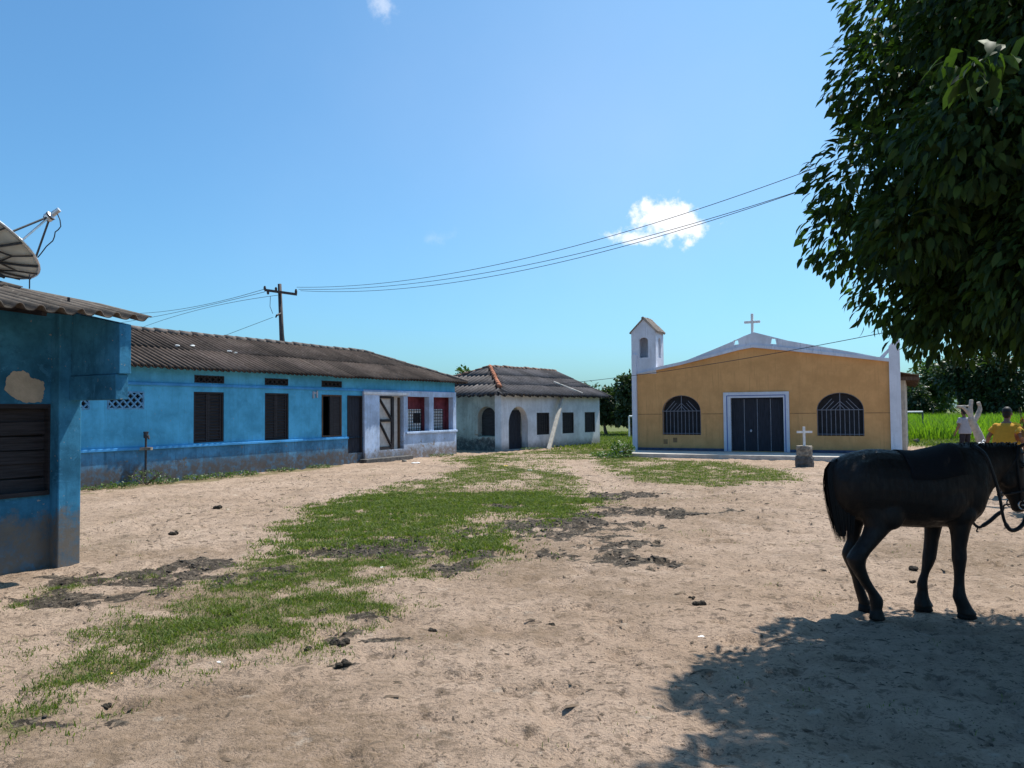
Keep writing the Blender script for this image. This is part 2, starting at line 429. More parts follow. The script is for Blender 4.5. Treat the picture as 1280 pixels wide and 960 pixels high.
wt.links.new(sky.outputs[0], tint.inputs[6]); tint.inputs[7].default_value = (.60, 1.12, 1.40, 1)
tc = wn('ShaderNodeTexCoord')
def wm(op, a, b=None, c=None):
    q = wn('ShaderNodeMath', operation=op)
    for i, v in enumerate((a, b, c)):
        if v is None: continue
        if isinstance(v, (int, float)): q.inputs[i].default_value = v
        else: wt.links.new(v, q.inputs[i])
    return q.outputs[0]
def dot(v):
    q = wn('ShaderNodeVectorMath', operation='DOT_PRODUCT'); wt.links.new(tc.outputs['Generated'], q.inputs[0]); q.inputs[1].default_value = v; return q.outputs['Value']
def cloud(px, py, ru, rv, amp, lo, hi, op, tilt=0.0, sc=38):
    d = ray(px, py).normalized(); e = d.cross(Vector((0, 0, 1))).normalized(); u = e.cross(d)
    e2 = e * math.cos(tilt) + u * math.sin(tilt); u2 = u * math.cos(tilt) - e * math.sin(tilt)
    a = wm('DIVIDE', dot(e2), ru); b = wm('DIVIDE', dot(u2), rv)
    r = wm('SQRT', wm('ADD', wm('MULTIPLY', a, a), wm('MULTIPLY', b, b)))
    nz = wn('ShaderNodeTexNoise'); nz.inputs['Scale'].default_value = sc; nz.inputs['Detail'].default_value = 7; nz.inputs['Roughness'].default_value = .62
    wt.links.new(tc.outputs['Generated'], nz.inputs[0])
    k = wm('ADD', wm('SUBTRACT', 1.0, r), wm('MULTIPLY', wm('SUBTRACT', nz.outputs['Fac'], .5), amp))
    m = wn('ShaderNodeMapRange', interpolation_type='SMOOTHSTEP'); wt.links.new(k, m.inputs[0])
    for i, v in zip((1, 2, 3, 4), (lo, hi, 0, op)): m.inputs[i].default_value = v
    front = wm('GREATER_THAN', dot(d), .3)
    return wm('MULTIPLY', m.outputs[0], front)
hs_ = wn('ShaderNodeHueSaturation'); hs_.inputs['Saturation'].default_value = .98; wt.links.new(tint.outputs[2], hs_.inputs['Color']); cur = hs_.outputs[0]
for cl in (cloud(800, 170, .62, .42, .5, .0, 1.4, .16, 0, 3), cloud(838, 277, .060, .033, 2.0, .08, .60, 1.0, R(-8)), cloud(795, 298, .050, .011, 1.8, .1, .7, .8, R(-10), 60),
           cloud(478, 4, .030, .022, 2.6, .1, 1.3, .38, R(-30), 45), cloud(548, 298, .05, .02, 3.0, .3, 1.6, .25, R(10), 30)):
    q = wn('ShaderNodeMix', data_type='RGBA'); wt.links.new(cl, q.inputs[0]); wt.links.new(cur, q.inputs[6]); q.inputs[7].default_value = (9.6, 9.7, 10.0, 1); cur = q.outputs[2]
wt.links.new(cur, bg.inputs[0])
vs = scene.view_settings; vs.view_transform = 'Standard'; vs.look = 'None'; vs.exposure = .46; vs.gamma = 1; vs.use_curve_mapping = False

# ------------------------------------------------------------------ ground
def w2(poly): return np.array([gp(*p)[:2] for p in poly])
def sdist(P, poly):
    """signed distance (inside positive) from points P (n,2) to a polygon"""
    d = np.full(len(P), 1e9); ins = np.zeros(len(P), bool); n = len(poly)
    for i in range(n):
        a = poly[i]; b = poly[(i + 1) % n]; ab = b - a
        t = np.clip(((P - a) @ ab) / max(ab @ ab, 1e-9), 0, 1)
        d = np.minimum(d, np.hypot(*(P - a - t[:, None] * ab).T))
        c = (a[1] > P[:, 1]) != (b[1] > P[:, 1])
        with np.errstate(divide='ignore', invalid='ignore'):
            x = (b[0] - a[0]) * (P[:, 1] - a[1]) / (b[1] - a[1]) + a[0]
        ins ^= c & (P[:, 0] < x)
    return np.where(ins, d, -d)
GRASS = [w2(p) for p in (
    [(-60, 915), (30, 850), (110, 800), (170, 765), (245, 738), (300, 715), (345, 690), (372, 662), (410, 636), (470, 613), (545, 598), (600, 584), (556, 577), (575, 571), (640, 567), (700, 561), (748, 556), (760, 553), (800, 553), (794, 562), (742, 571), (700, 578), (712, 596), (728, 625), (726, 645), (668, 662), (655, 690), (590, 697), (545, 712), (480, 728), (448, 757), (400, 772), (345, 800), (285, 818), (205, 830), (125, 842), (70, 868), (-60, 925)],
    [(735, 573), (792, 571), (860, 577), (930, 580), (985, 592), (992, 601), (900, 608), (812, 604), (768, 590)],
    [(18, 757), (60, 738), (105, 722), (112, 728), (70, 746), (30, 762)],
    [(158, 722), (172, 711), (190, 712), (186, 722)],
    [(96, 614), (180, 604), (300, 592), (420, 580), (430, 583), (310, 597), (190, 609), (96, 620)])]
BARE = [w2(p) for p in (
    [(582, 652), (610, 641), (668, 639), (690, 645), (640, 653), (600, 660)], [(560, 614), (610, 604), (660, 604), (664, 610), (612, 616)],
    [(612, 580), (690, 574), (740, 575), (735, 586), (700, 592)], [(780, 577), (838, 577), (838, 581), (785, 583)],
    [(620, 571), (655, 568), (735, 568), (735, 571), (660, 574)], [(330, 745), (360, 735), (390, 738), (360, 748)], [(555, 703), (540, 686), (520, 696), (530, 712)])]
MUD = [(300, 722, 34, 10), (480, 687, 70, 9), (520, 678, 40, 7), (430, 692, 50, 7), (345, 715, 30, 8), (615, 692, 34, 6), (650, 662, 60, 8), (690, 690, 50, 8), (735, 655, 50, 9), (705, 668, 60, 10),
       (760, 640, 30, 6), (180, 722, 80, 9), (110, 748, 90, 9), (250, 705, 50, 8), (60, 905, 36, 4), (120, 905, 22, 3), (425, 795, 18, 3), (450, 772, 22, 3), (432, 832, 14, 2), (560, 712, 30, 5),
       (620, 634, 30, 4), (800, 700, 50, 6), (790, 620, 50, 4), (830, 640, 60, 4), (780, 680, 40, 5), (480, 800, 20, 2)]
def masks(X, Y):
    P = np.stack([X, Y], 1); g = np.zeros(len(X)); b = np.zeros(len(X)); mud = np.zeros(len(X))
    nz = fbm(X * 1.6, Y * 1.6, 4, 3) - .5; nf = fbm(X * 6, Y * 6, 3, 9) - .5
    wob = nz * 1.3 + nf * .9 + .1
    for i, p in enumerate(GRASS):
        k = 1.0 if i < 2 else .35
        d = sdist(P, p) + wob * k; g = np.maximum(g, sst(-.40 * k, .50 * k, d))
    for p in BARE:
        b = np.maximum(b, sst(-.2, .15, sdist(P, p) + wob * .5))
    g = g * (1 - .7 * b)
    # the meadow behind the church and houses
    far = sst(33, 37, Y + nz * 3) * sst(-1.5, 4, X - .02 * Y) + sst(46, 56, Y + nz * 8)
    sideR = sst(.0, 2.0, (X - 15) + nz * 2) * sst(30, 36, Y + nz * 6)
    g = np.maximum(g, np.clip(far, 0, 1) * .9); g = np.maximum(g, sideR); masks.meadow = np.maximum(np.clip(far, 0, 1), sideR)
    for px, py, rx, ry in MUD:
        c = gp(px, py); a = gp(px + rx, py); t = gp(px, py - ry)
        r = np.hypot((X - c.x) / abs(a.x - c.x), (Y - c.y) / abs(t.y - c.y))
        mud = np.maximum(mud, sst(-.05, .40, 1.15 - r + nz * 2.4 + nf * 2.0))
    # thin scattered grass away from the polygons, plus worn spots inside them
    patch = fbm(X * .9 + 7, Y * .9, 4, 21)
    g = g * (1 - .78 * sst(.56, .69, fbm(X * 1.9, Y * 1.9, 5, 31)) * (Y < 34)) * (1 - .5 * sst(.45, .7, fbm(X * 7, Y * 7, 3, 37)) * (Y < 34))
    mud = mud * sst(.27, .46, .35 * fbm(X * 3.5, Y * 3.5, 3, 61) + .65 * fbm(X * 10, Y * 10, 4, 63))
    return np.clip(g, 0, 1), np.clip(mud, 0, 1), patch
WORN = [(720, 690, 190, 40), (310, 905, 330, 55), (820, 630, 170, 22), (600, 790, 140, 14), (250, 745, 200, 16), (1180, 690, 120, 25), (640, 620, 130, 14), (150, 690, 160, 10)]
def wornmask(X, Y):
    w = np.zeros(len(X)); nz = fbm(X * 1.1, Y * 1.1, 5, 71) - .5; nf = fbm(X * 4, Y * 4, 4, 73) - .5
    for px, py, rx, ry in WORN:
        c = gp(px, py); a = gp(px + rx, py); t = gp(px, py - ry)
        r = np.hypot((X - c.x) / abs(a.x - c.x), (Y - c.y) / abs(t.y - c.y)); w = np.maximum(w, sst(0, .9, 1.1 - r + nz * 1.8 + nf * 1.4))
    return w
def axis(lo, hi, step, far, grow=1.16):
    m = list(np.arange(lo, hi, step)); s = step; a = hi; up = []
    while a < far: up.append(a); s *= grow; a += s
    up.append(far); s = step; a = lo - step; dn = []
    while a > -far: dn.append(a); s *= grow; a -= s
    dn.append(-far); return np.array(dn[::-1] + m + up)
xs = axis(-9.0, 9.0, .055, 2500.0)
ys = [1.8]; s = .038
while ys[-1] < 60: ys.append(ys[-1] + s); s = max(.038, .0085 * ys[-1])
while ys[-1] < 2500: ys.append(ys[-1] + s); s *= 1.2
ys = np.array([-2500, -600, -150, -40, -15, -6, -3, -1, .5, 1.2] + ys)
GX, GY = np.meshgrid(xs, ys); gx = GX.ravel(); gy = GY.ravel()
ga, gm, gpatch = masks(gx, gy); gmead = masks.meadow
def height(X, Y, g=None, m=None):
    fade = 1 - sst(30, 50, np.hypot(X, Y))
    if g is None: g, m, _ = masks(X, Y)
    h = .030 * (fbm(X * .5, Y * .5, 3, 1) - .5) + .034 * (fbm(X * 2.6, Y * 2.6, 3, 2) - .5) + .042 * (fbm(X * 8, Y * 8, 2, 4) - .5)
    # hoof prints and scuffs
    pr = sst(.60, .74, fbm(X * 4.2 + 5, Y * 4.2, 2, 55)); h = h - .038 * pr
    h = h + m * (.085 * (fbm(X * 6, Y * 6, 3, 8) - .55)) + g * .010
    return h * fade
gz = height(gx, gy, ga, gm)
nx, ny = len(xs), len(ys)
idx = np.arange(nx * ny).reshape(ny, nx)
F = np.stack([idx[:-1, :-1].ravel(), idx[:-1, 1:].ravel(), idx[1:, 1:].ravel(), idx[1:, :-1].ravel()], 1)
g = NT('bare_earth', .95, .12)
P = g.n('ShaderNodeNewGeometry').outputs['Position']
n1 = g.noise(.35, 6, .6, P); n2 = g.noise(2.4, 7, .68, P); n3 = g.noise(14, 6, .7, P); n8 = g.noise(26, 5, .75, P); n4 = g.noise(60, 4, .7, P)
sand = g.mix(g.ramp(n1, .35, .65), (.395, .283, .203, 1), (.465, .343, .258, 1))
sand = g.mix(g.ramp(n2, .42, .68, 0, .55), sand, (.29, .21, .148, 1))
n10 = g.noise(.8, 4, .6, P); sand = g.mix(g.ramp(n10, .5, .7, 0, .65), sand, (.24, .172, .118, 1))
sand = g.mix(g.ramp(n3, .52, .68, 0, .55), sand, (.20, .15, .108, 1))
sand = g.mix(g.ramp(n4, .55, .68, 0, .6), sand, (.12, .09, .068, 1))
n6 = g.noise(5.2, 6, .75, P); sand = g.mix(g.ramp(n6, .55, .65, 0, .85), sand, (.135, .10, .075, 1))
sand = g.mix(g.ramp(n8, .57, .63, 0, .85), sand, (.085, .066, .05, 1))
sand = g.mix(g.math('MULTIPLY', g.attr('worn'), g.ramp(n3, .30, .62, .25, .85)), sand, (.225, .158, .104, 1))
n11 = g.noise(10.5, 4, .62, P, .4); sand = g.mix(g.ramp(n11, .565, .64, 0, .6), sand, (.165, .118, .080, 1))
n12 = g.noise(6.2, 5, .66, P, .5); sand = g.mix(g.ramp(n12, .60, .67, 0, .65), sand, (.12, .088, .062, 1))
n9 = g.noise(3.3, 5, .7, P); sand = g.mix(g.ramp(n9, .6, .72, 0, .5), sand, (.50, .42, .34, 1))
ga_n = g.attr('grass'); gm_n = g.attr('mud')
soil = g.mix(n3, (.12, .105, .048, 1), (.24, .19, .105, 1))
gsh = g.ramp(g.math('ADD', ga_n, g.math('MULTIPLY', g.math('SUBTRACT', n3, .5), .8)), .25, .7)
soil = g.mix(g.attr('meadow'), soil, g.mix(n1, (.055, .085, .018, 1), (.10, .14, .03, 1)))
col = g.mix(g.math('MULTIPLY', gsh, .85), sand, soil)
mudc = g.mix(g.ramp(n3, .46, .66), (.030, .026, .021, 1), (.17, .138, .105, 1))
msh = g.ramp(g.math('ADD', gm_n, g.math('ADD', g.math('MULTIPLY', g.math('SUBTRACT', n3, .5), 2.0), g.math('MULTIPLY', g.math('SUBTRACT', n8, .5), 1.8))), .42, .62)
col = g.mix(g.math('MULTIPLY', msh, .92), col, mudc)
g.col(col)
hh = g.math('ADD', g.math('MULTIPLY', n3, 1.0), g.math('ADD', g.math('MULTIPLY', n8, .6), g.math('MULTIPLY', n4, .35)))
g.bump(hh, 1.0, .045)
o = np_mesh('ground', np.stack([gx, gy, gz], 1), F, g.mat, extra={'grass': ga, 'mud': gm, 'worn': wornmask(gx, gy), 'meadow': gmead}, smooth=True)
o['kind'] = 'structure'

# ------------------------------------------------------------------ grass
def blades(name, pts, hmin, hmax, wid, mat, lean=.5, per=4, spread=.03, label=None):
    n = len(pts); N = n * per
    base = np.repeat(pts, per, 0) + np.concatenate([rng.normal(0, spread, (N, 2)), np.zeros((N, 1))], 1)
    a = rng.uniform(0, 2 * np.pi, N); h = rng.uniform(hmin, hmax, N) * np.repeat(rng.uniform(.6, 1.25, n), per)
    w = wid * rng.uniform(.6, 1.3, N); la = rng.uniform(0, 2 * np.pi, N); ll = h * rng.uniform(.1, lean, N) * 1.6
    dx = np.cos(a) * w; dy = np.sin(a) * w; lx = np.cos(la) * ll; ly = np.sin(la) * ll
    V = np.zeros((N, 5, 3))
    V[:, 0] = base + np.stack([-dx, -dy, 0 * w - .01], 1); V[:, 1] = base + np.stack([dx, dy, 0 * w - .01], 1)
    V[:, 2] = base + np.stack([dx * .8 + lx * .35, dy * .8 + ly * .35, h * .6], 1); V[:, 3] = base + np.stack([-dx * .8 + lx * .35, -dy * .8 + ly * .35, h * .6], 1)
    V[:, 4] = base + np.stack([lx, ly, h], 1)
    i = np.arange(N)[:, None] * 5
    F = np.concatenate([i + [0, 1, 2], i + [0, 2, 3], i + [3, 2, 4]])
    var = np.repeat(np.clip(rng.normal(.45, .28, N), 0, 1), 5)
    return np_mesh(name, V.reshape(-1, 3), F, mat, var=var)
def scatter(n, x0, x1, y0, y1, f):
    X = rng.uniform(x0, x1, n); Y = rng.uniform(y0, y1, n); k = f(X, Y) > rng.uniform(0, 1, n); return X[k], Y[k]
def gdens(X, Y):
    g, m, p = masks(X, Y); return np.clip(g ** 1.1 * (1 - .97 * m) * (.25 + .35 * (Y > 13) + (.75 - .35 * (Y > 13)) * sst(.36, .58, fbm(X * 3.3, Y * 3.3, 4, 91))), 0, 1)
parts = []
for (n, a, b, c, d) in ((190000, -6.5, 3, 3.5, 9), (160000, -6, 4, 9, 16), (110000, -5, 12, 16, 33)):
    X, Y = scatter(n, a, b, c, d, gdens); parts.append(np.stack([X, Y, height(X, Y)], 1))
o = blades('grass', parts[0], .008, .036, .0034, M['grass'], 1.3, 4, .035); tag(o, None, None, kind='stuff')
o = blades('grass', np.concatenate(parts[1:]), .012, .045, .0065, M['grass'], 1.2, 4, .05); tag(o, None, None, kind='stuff')
# sparse tufts on the bare earth
X, Y = scatter(9000, -7, 8, 3.4, 24, lambda X, Y: sst(.52, .70, fbm(X * 1.1 + 7, Y * 1.1, 4, 21)) * .5)
o = blades('grass_tufts', np.stack([X, Y, height(X, Y)], 1), .006, .025, .003, M['grass'], 1.3, 5, .045); tag(o, None, None, kind='stuff')
# meadow of tall bright grass right of the church and the paddock between the houses
X = rng.uniform(18, 62, 30000); Y = rng.uniform(40, 92, 30000); k = (X > .52 * Y - 4) & (fbm(X * .35, Y * .35, 3, 5) > .30)
o = blades('tall_grass', np.stack([X, Y, 0 * X], 1)[k], .45, 1.1, .03, M['tall_grass'], .5, 4, .22); tag(o, None, None, kind='stuff')
X, Y = scatter(20000, 1.5, 30, 33, 60, gdens)
o = blades('grass', np.stack([X, Y, 0 * X], 1), .04, .14, .02, M['grass'], .7, 4, .12); tag(o, None, None, kind='stuff')

# clods of churned mud
X, Y = scatter(60000, -7, 4, 3.4, 24, lambda X, Y: masks(X, Y)[1] * .5)
k = rng.permutation(len(X))[:14000]; X = X[k]; Y = Y[k]; Z = height(X, Y); n = len(X)
oct_ = np.array([(1, 0, 0), (0, 1, 0), (-1, 0, 0), (0, -1, 0), (0, 0, .8), (.2, .1, -.5)]); of_ = np.array([(0, 1, 4), (1, 2, 4), (2, 3, 4), (3, 0, 4), (1, 0, 5), (2, 1, 5), (3, 2, 5), (0, 3, 5)])
sz_ = rng.uniform(.004, .016, n) * (1 + .07 * Y); ang = rng.uniform(0, 6.28, n); V = oct_[None] * rng.uniform(.6, 1.4, (n, 6, 3)) * sz_[:, None, None]
V = np.stack([V[..., 0] * np.cos(ang)[:, None] - V[..., 1] * np.sin(ang)[:, None], V[..., 0] * np.sin(ang)[:, None] + V[..., 1] * np.cos(ang)[:, None], V[..., 2] * .7], 2) + np.stack([X, Y, Z], 1)[:, None]
o = np_mesh('mud_clods', V.reshape(-1, 3), (np.arange(n)[:, None, None] * 6 + of_).reshape(-1, 3), plain('wet_mud', (.040, .034, .028, 1), .8, .7, 4, bump=.5, bs=80)); tag(o, None, None, kind='stuff')
# ------------------------------------------------------------------ building kit
def corr(name, mat, parent, pieces, pitch, amp, rows, per=8, lift=.02, thick=.014, seed=1, dirt_or_shade=.75):
    """corrugated / barrel-tile slopes. pieces: (origin, du, dv, run length, ulo(t), uhi(t)) in the parent's space"""
    rr = random.Random(seed); V = []; Fq = []; var = []
    for O, du, dv, H, ulo, uhi in pieces:
        O = Vector(O); du = Vector(du).normalized(); dv = Vector(dv).normalized(); nr = du.cross(dv).normalized()
        L0 = min(ulo(0), ulo(H)); L1 = max(uhi(0), uhi(H)); nc = int((L1 - L0) / pitch * per) + 1
        for r in range(rows):
            v0 = r * H / rows - (0 if r == 0 else .04); v1 = min(H, (r + 1) * H / rows)
            ph = rr.uniform(-.1, .1); base = len(V); nv = 3
            jit = {}
            for k in range(nv):
                t = k / (nv - 1); v = v0 + (v1 - v0) * t; a = ulo(v); b = uhi(v)
                for c in range(nc + 1):
                    u0 = L0 + (L1 - L0) * c / nc; u = min(max(u0, a), b)
                    sh = int((u0 - L0) / (pitch * 5.5))
                    if sh not in jit: jit[sh] = (rr.random() ** 1.5, rr.uniform(-.012, .012), rr.uniform(-.03, .03))
                    q = jit[sh]
                    cw = math.cos(2 * math.pi * (u / pitch) + ph); z = amp * math.tanh(1.6 * (cw - .15)) + lift * (1 - t) + q[1] + .006 * r
                    vv = v + (q[2] if k == 0 else 0)
                    V.append(O + du * u + dv * vv + nr * z); var.append(min(1, q[0] * .45 + dirt_or_shade * max(0, .55 - cw) / 1.55))  # wave troughs coloured darker: painted shade, over a random tone per sheet
            for k in range(nv - 1):
                for c in range(nc):
                    i = base + k * (nc + 1) + c
                    if (V[i] - V[i + 1]).length > 1e-4 or (V[i + nc + 1] - V[i + nc + 2]).length > 1e-4:
                        Fq.append((i, i + 1, i + nc + 2, i + nc + 1))
    o = np_mesh(name, np.array([tuple(v) for v in V]), np.array(Fq), mat, parent, var=np.array(var), smooth=True)
    md = o.modifiers.new('thick', 'SOLIDIFY'); md.thickness = thick; md.offset = -1
    return o
def caps(mb, a, b, r, seg, m=0, jit=.25):
    a = Vector(a); b = Vector(b); n = max(1, int((b - a).length / seg))
    for i in range(n):
        p = a.lerp(b, i / n); q = a.lerp(b, (i + 1.12) / n); s = r * (1 + rnd.uniform(-jit, jit) * .5)
        dz = Vector((0, 0, rnd.uniform(-.01, .012)))
        mb.tube([p + dz, q + dz], [s * 1.12, s * .92], 8, m)
def opening(fr, x0, x1, yt, yb, y=0.0):
    xm = (x0 + x1) / 2; ym = (yt + yb) / 2
    return (fr.pix(x0, ym, y)[0], fr.pix(x1, ym, y)[0], fr.pix(xm, yb, y)[1], fr.pix(xm, yt, y)[1])
def bars(mb, x0, x1, z0, z1, y, nx, nz, r=.008, m=0):
    for i in range(nx): 
        x = x0 + (x1 - x0) * (i + .5) / nx; mb.tube([(x, y, z0), (x, y, z1)], r, 6, m)
    for i in range(nz):
        z = z0 + (z1 - z0) * (i + .5) / nz; mb.tube([(x0, y - .014, z), (x1, y - .014, z)], r, 6, m)
def shutter(parent, x0, x1, z0, z1, y=.05, leaves=2, mat='shutter', name='window'):
    """louvred shutters filling an opening; frame is the sub-part"""
    f = MB(); t = .045
    f.box(x0, x0 + t, y - .03, y + .05, z0, z1); f.box(x1 - t, x1, y - .03, y + .05, z0, z1)
    f.box(x0 + t, x1 - t, y - .028, y + .05, z1 - t, z1); f.box(x0 + t, x1 - t, y - .028, y + .05, z0, z0 + t)
    w = f.build(name, M[mat], parent)
    a = x0 + t; b = x1 - t; lw = (b - a) / leaves
    for k in range(leaves):
        s = MB(); u0 = a + k * lw + .006; u1 = a + (k + 1) * lw - .006
        s.box(u0, u0 + .05, y, y + .035, z0 + t, z1 - t); s.box(u1 - .05, u1, y, y + .035, z0 + t, z1 - t)
        s.box(u0, u1, y + .03, y + .045, z0 + t, z1 - t)
        n = max(5, int((z1 - z0) / .085))
        for i in range(n):
            z = z0 + t + (z1 - z0 - 2 * t) * (i + .5) / n
            s.obox((u0 + .05, y + .012, z), (u1 - .05, y + .012, z), .042, .010, up=Vector((0, -.7, .7)))
        s.build('shutter', M[mat], w)
    return w
def planks(parent, x0, x1, z0, z1, y, n, mat, name='door', gap=.006):
    s = MB(); w = (x1 - x0) / n
    for i in range(n): s.box(x0 + i * w + gap / 2, x0 + (i + 1) * w - gap / 2, y + rnd.uniform(0, .006), y + .04, z0, z1)
    s.box(x0, x1, y + .02, y + .05, z0, z1)
    return s.build(name, M[mat], parent)
def lattice(parent, x0, x1, z0, z1, y, nd, bar, mat, back='dark_void'):
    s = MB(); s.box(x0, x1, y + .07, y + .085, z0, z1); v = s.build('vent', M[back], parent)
    b = MB(); W_ = x1 - x0; H_ = z1 - z0; st = W_ / nd
    for sg in (1, -1):
        k = -int(H_ / st) - 2
        while k * st < W_ + H_:
            pts = []
            for z in (0, H_):
                pts.append(((k * st + z) if sg > 0 else (k * st + H_ - z), z))
            (xa, za), (xb, zb) = pts
            # clip to the rectangle
            def cut(xc, za, zb, xa, xb): return za + (zb - za) * (xc - xa) / (xb - xa)
            A = [xa, za]; B = [xb, zb]; ok = True
            if max(xa, xb) <= 0 or min(xa, xb) >= W_: ok = False
            else:
                for Pp in (A, B):
                    if Pp[0] < 0: Pp[1] = cut(0, za, zb, xa, xb); Pp[0] = 0
                    if Pp[0] > W_: Pp[1] = cut(W_, za, zb, xa, xb); Pp[0] = W_
                if abs(A[0] - B[0]) > .02: b.obox((x0 + A[0], y + .02 + .004 * sg, z0 + A[1]), (x0 + B[0], y + .02 + .004 * sg, z0 + B[1]), .05, bar, up=Vector((0, 0, 1)))
            k += 1
    e = bar
    b.box(x0, x1, y - .01, y + .05, z0, z0 + e); b.box(x0, x1, y - .01, y + .05, z1 - e, z1)
    b.box(x0, x0 + e, y - .012, y + .05, z0 + e, z1 - e); b.box(x1 - e, x1, y - .012, y + .05, z0 + e, z1 - e)
    b.build('lattice', M[mat], v)
    return v

# ------------------------------------------------------------------ long blue house
FB = Frame(gp(103, 612), 28.8)
t = thing('long_house', 'long low blue house with a dark sheet roof, shuttered windows and a mud-stained foot', 'house', FB.o, FB.rz)
L = FB.pix(569, 567)[0]; D = 5.2; OV = .38
EZ = (FB.pix(200, 458.5, -OV)[1] + FB.pix(560, 477.5, -OV)[1]) / 2
RZ_ = (FB.pix(170, 414, D / 2)[1] + FB.pix(440, 437.5, D / 2)[1]) / 2
run = D / 2 + OV; TN = (RZ_ - EZ) / run; WT = EZ + OV * TN - .05
zs = (FB.pix(103, 565)[1] + FB.pix(430, 547)[1]) / 2          # sill moulding
zm = (FB.pix(165, 478.5)[1] + FB.pix(560, 491.5)[1]) / 2      # upper moulding
xp = FB.pix(453, 540)[0]
XL = -4.0
op1 = opening(FB, 242, 280, 490, 553); op2 = opening(FB, 331, 361, 491.5, 550); op3 = opening(FB, 402, 427, 493.5, 546)
od1 = opening(FB, 434, 456, 494.5, 566); od1 = (od1[0], min(od1[1], xp - .02), od1[2], od1[3])
lat = [opening(FB, 134, 180, 489, 511.5), opening(FB, 92, 112, 487, 512)]
ven = [opening(FB, 243, 280, 463, 475.5), opening(FB, 331, 360, 467, 478.5), opening(FB, 402, 427, 471, 482.5)]
for q in (0, 1, 2):
    a = ven[q]; ven[q] = (a[0], a[1], zm + .07, min(WT - .02, zm + .07 + .20))
wm_ = MB()
wm_.panel(rect(XL, xp, zs, WT), [rect(*o_) for o_ in [op1, op2, op3] + lat + ven[:2] + ven[2:]] + [rect(od1[0], od1[1], zs + 1e-3, od1[3])], 0, .2)
wm_.build('wall', M['blue'], t)
lo = MB()
lo.panel([(XL, -.1), (od1[0], -.1), (od1[0], zs), (XL, zs)], [], -.025, .2)
lo.box(od1[1], xp, -.025, .2, -.1, zs); lo.box(od1[0], od1[1], -.022, .2, -.1, od1[2])
lo.build('lower_wall', M['blue_low'], t)
up = MB(); up.box(xp, L, 0, .2, zm + .02, WT); up.box(L - .2, L, .2, D, -.1, WT); up.box(XL, XL + .2, .2, D, -.1, WT); up.box(XL, L, D, D + .2, -.1, WT)
up.build('wall', M['blue'], t)
md = MB(); md.box(XL, L, -.05, -.001, zm - .035, zm + .035); md.build('moulding', M['blue_trim'], t, bevel=.01)
md = MB(); md.box(XL, od1[0], -.075, -.002, zs - .035, zs + .035); md.build('sill_moulding', M['blue_trim'], t, bevel=.01)
for o_ in (op1, op2): shutter(t, *o_)
# third window: one leaf folded open in front of a near-black sheet
w = MB(); x0, x1, z0, z1 = op3
w.box(x0, x0 + .05, -.01, .1, z0, z1); w.box(x1 - .05, x1, -.01, .1, z0, z1); w.box(x0 + .05, x1 - .05, -.008, .1, z1 - .05, z1); w.box(x0 + .05, x1 - .05, -.008, .1, z0, z0 + .05)
w = w.build('window', M['brown_wood'], t)
planks(w, x0 + .05 + (x1 - x0) * .38, x1 - .05, z0 + .05, z1 - .05, .02, 3, 'shutter', 'shutter')
b_ = MB(); b_.box(x0 + .05, x0 + .05 + (x1 - x0) * .38, .3, .33, z0, z1); b_.build('room_shade_sheet', M['dark_void'], w)
dr = planks(t, od1[0] + .02, od1[1] - .02, od1[2], od1[3] - .02, .06, 5, 'door_dark')
f_ = MB(); f_.box(od1[0], od1[0] + .05, -.02, .1, od1[2], od1[3]); f_.box(od1[1] - .05, od1[1], -.02, .1, od1[2], od1[3]); f_.box(od1[0] + .05, od1[1] - .05, -.018, .1, od1[3] - .05, od1[3]); f_.build('door_frame', M['shutter'], dr)
for o_ in lat: lattice(t, *o_, 0, max(2, round((o_[1] - o_[0]) / .2)), .035, 'blue_lattice')
for o_ in ven: lattice(t, *o_, 0, max(2, round((o_[1] - o_[0]) / .2)), .025, 'shutter')
# whitewashed porch end
od2 = opening(FB, 471, 503, 495, 562)
ow1 = opening(FB, 508, 535, 496, 539); ow2 = opening(FB, 540.5, 565, 496, 537.5)
ow2 = (ow2[0], min(ow2[1], L - .12), ow1[2], ow1[3])
pw = MB(); pw.panel([(xp, -.1), (L, -.1), (L, zm + .02), (xp, zm + .02)], [rect(od2[0], od2[1], max(.02, od2[2]), od2[3]), rect(*ow1), rect(*ow2)], -.06, .16)
pw.build('porch_wall', M['pale_blue'], t)
s_ = MB(); s_.box(ow1[0] - .12, L + .02, -.12, -.061, ow1[2] - .09, ow1[2] - .01); s_.build('porch_sill', M['pale_blue'], t, bevel=.012)
s_ = MB(); s_.box(xp - .02, od2[0] + .02, -.115, -.062, -.1, zm - .05); s_.build('porch_pier', M['pale_blue'], t, bevel=.015)
s_ = MB(); s_.box(xp - .1, ow1[0] - .02, -.16, -.117, zm - .14, zm - .04); s_.build('porch_lintel', M['white'], t, bevel=.012)
s_ = MB(); s_.box(xp - .3, od2[1] + .1, -.42, -.121, -.1, .13); s_.build('doorstep', M['stone_dark'], t, bevel=.02)
x0, x1, z0, z1 = od2; xm = x0 + (x1 - x0) * .62
d2 = MB(); d2.box(x0 + .06, xm, .03, .06, z0, z1 - .05); d2 = d2.build('door', M['pale_panel'], t)
d2['label'] = 'pale door with a dark Z-braced frame'
br = MB(); bw = .10
br.box(x0 + .02, x0 + .02 + bw, -.03, .025, z0, z1 - .02); br.box(xm - bw, xm + .03, -.03, .025, z0, z1 - .02)
zmid = z0 + (z1 - z0) * .52
for zz in (z0 + .03, zmid, z1 - .09): br.box(x0 + .02 + bw, xm - bw, -.028, .025, zz, zz + .09)
br.obox((x0 + .15, -.002, z1 - .12), (xm - .12, -.002, zmid + .1), .05, .085, up=Vector((0, 1, 0)))
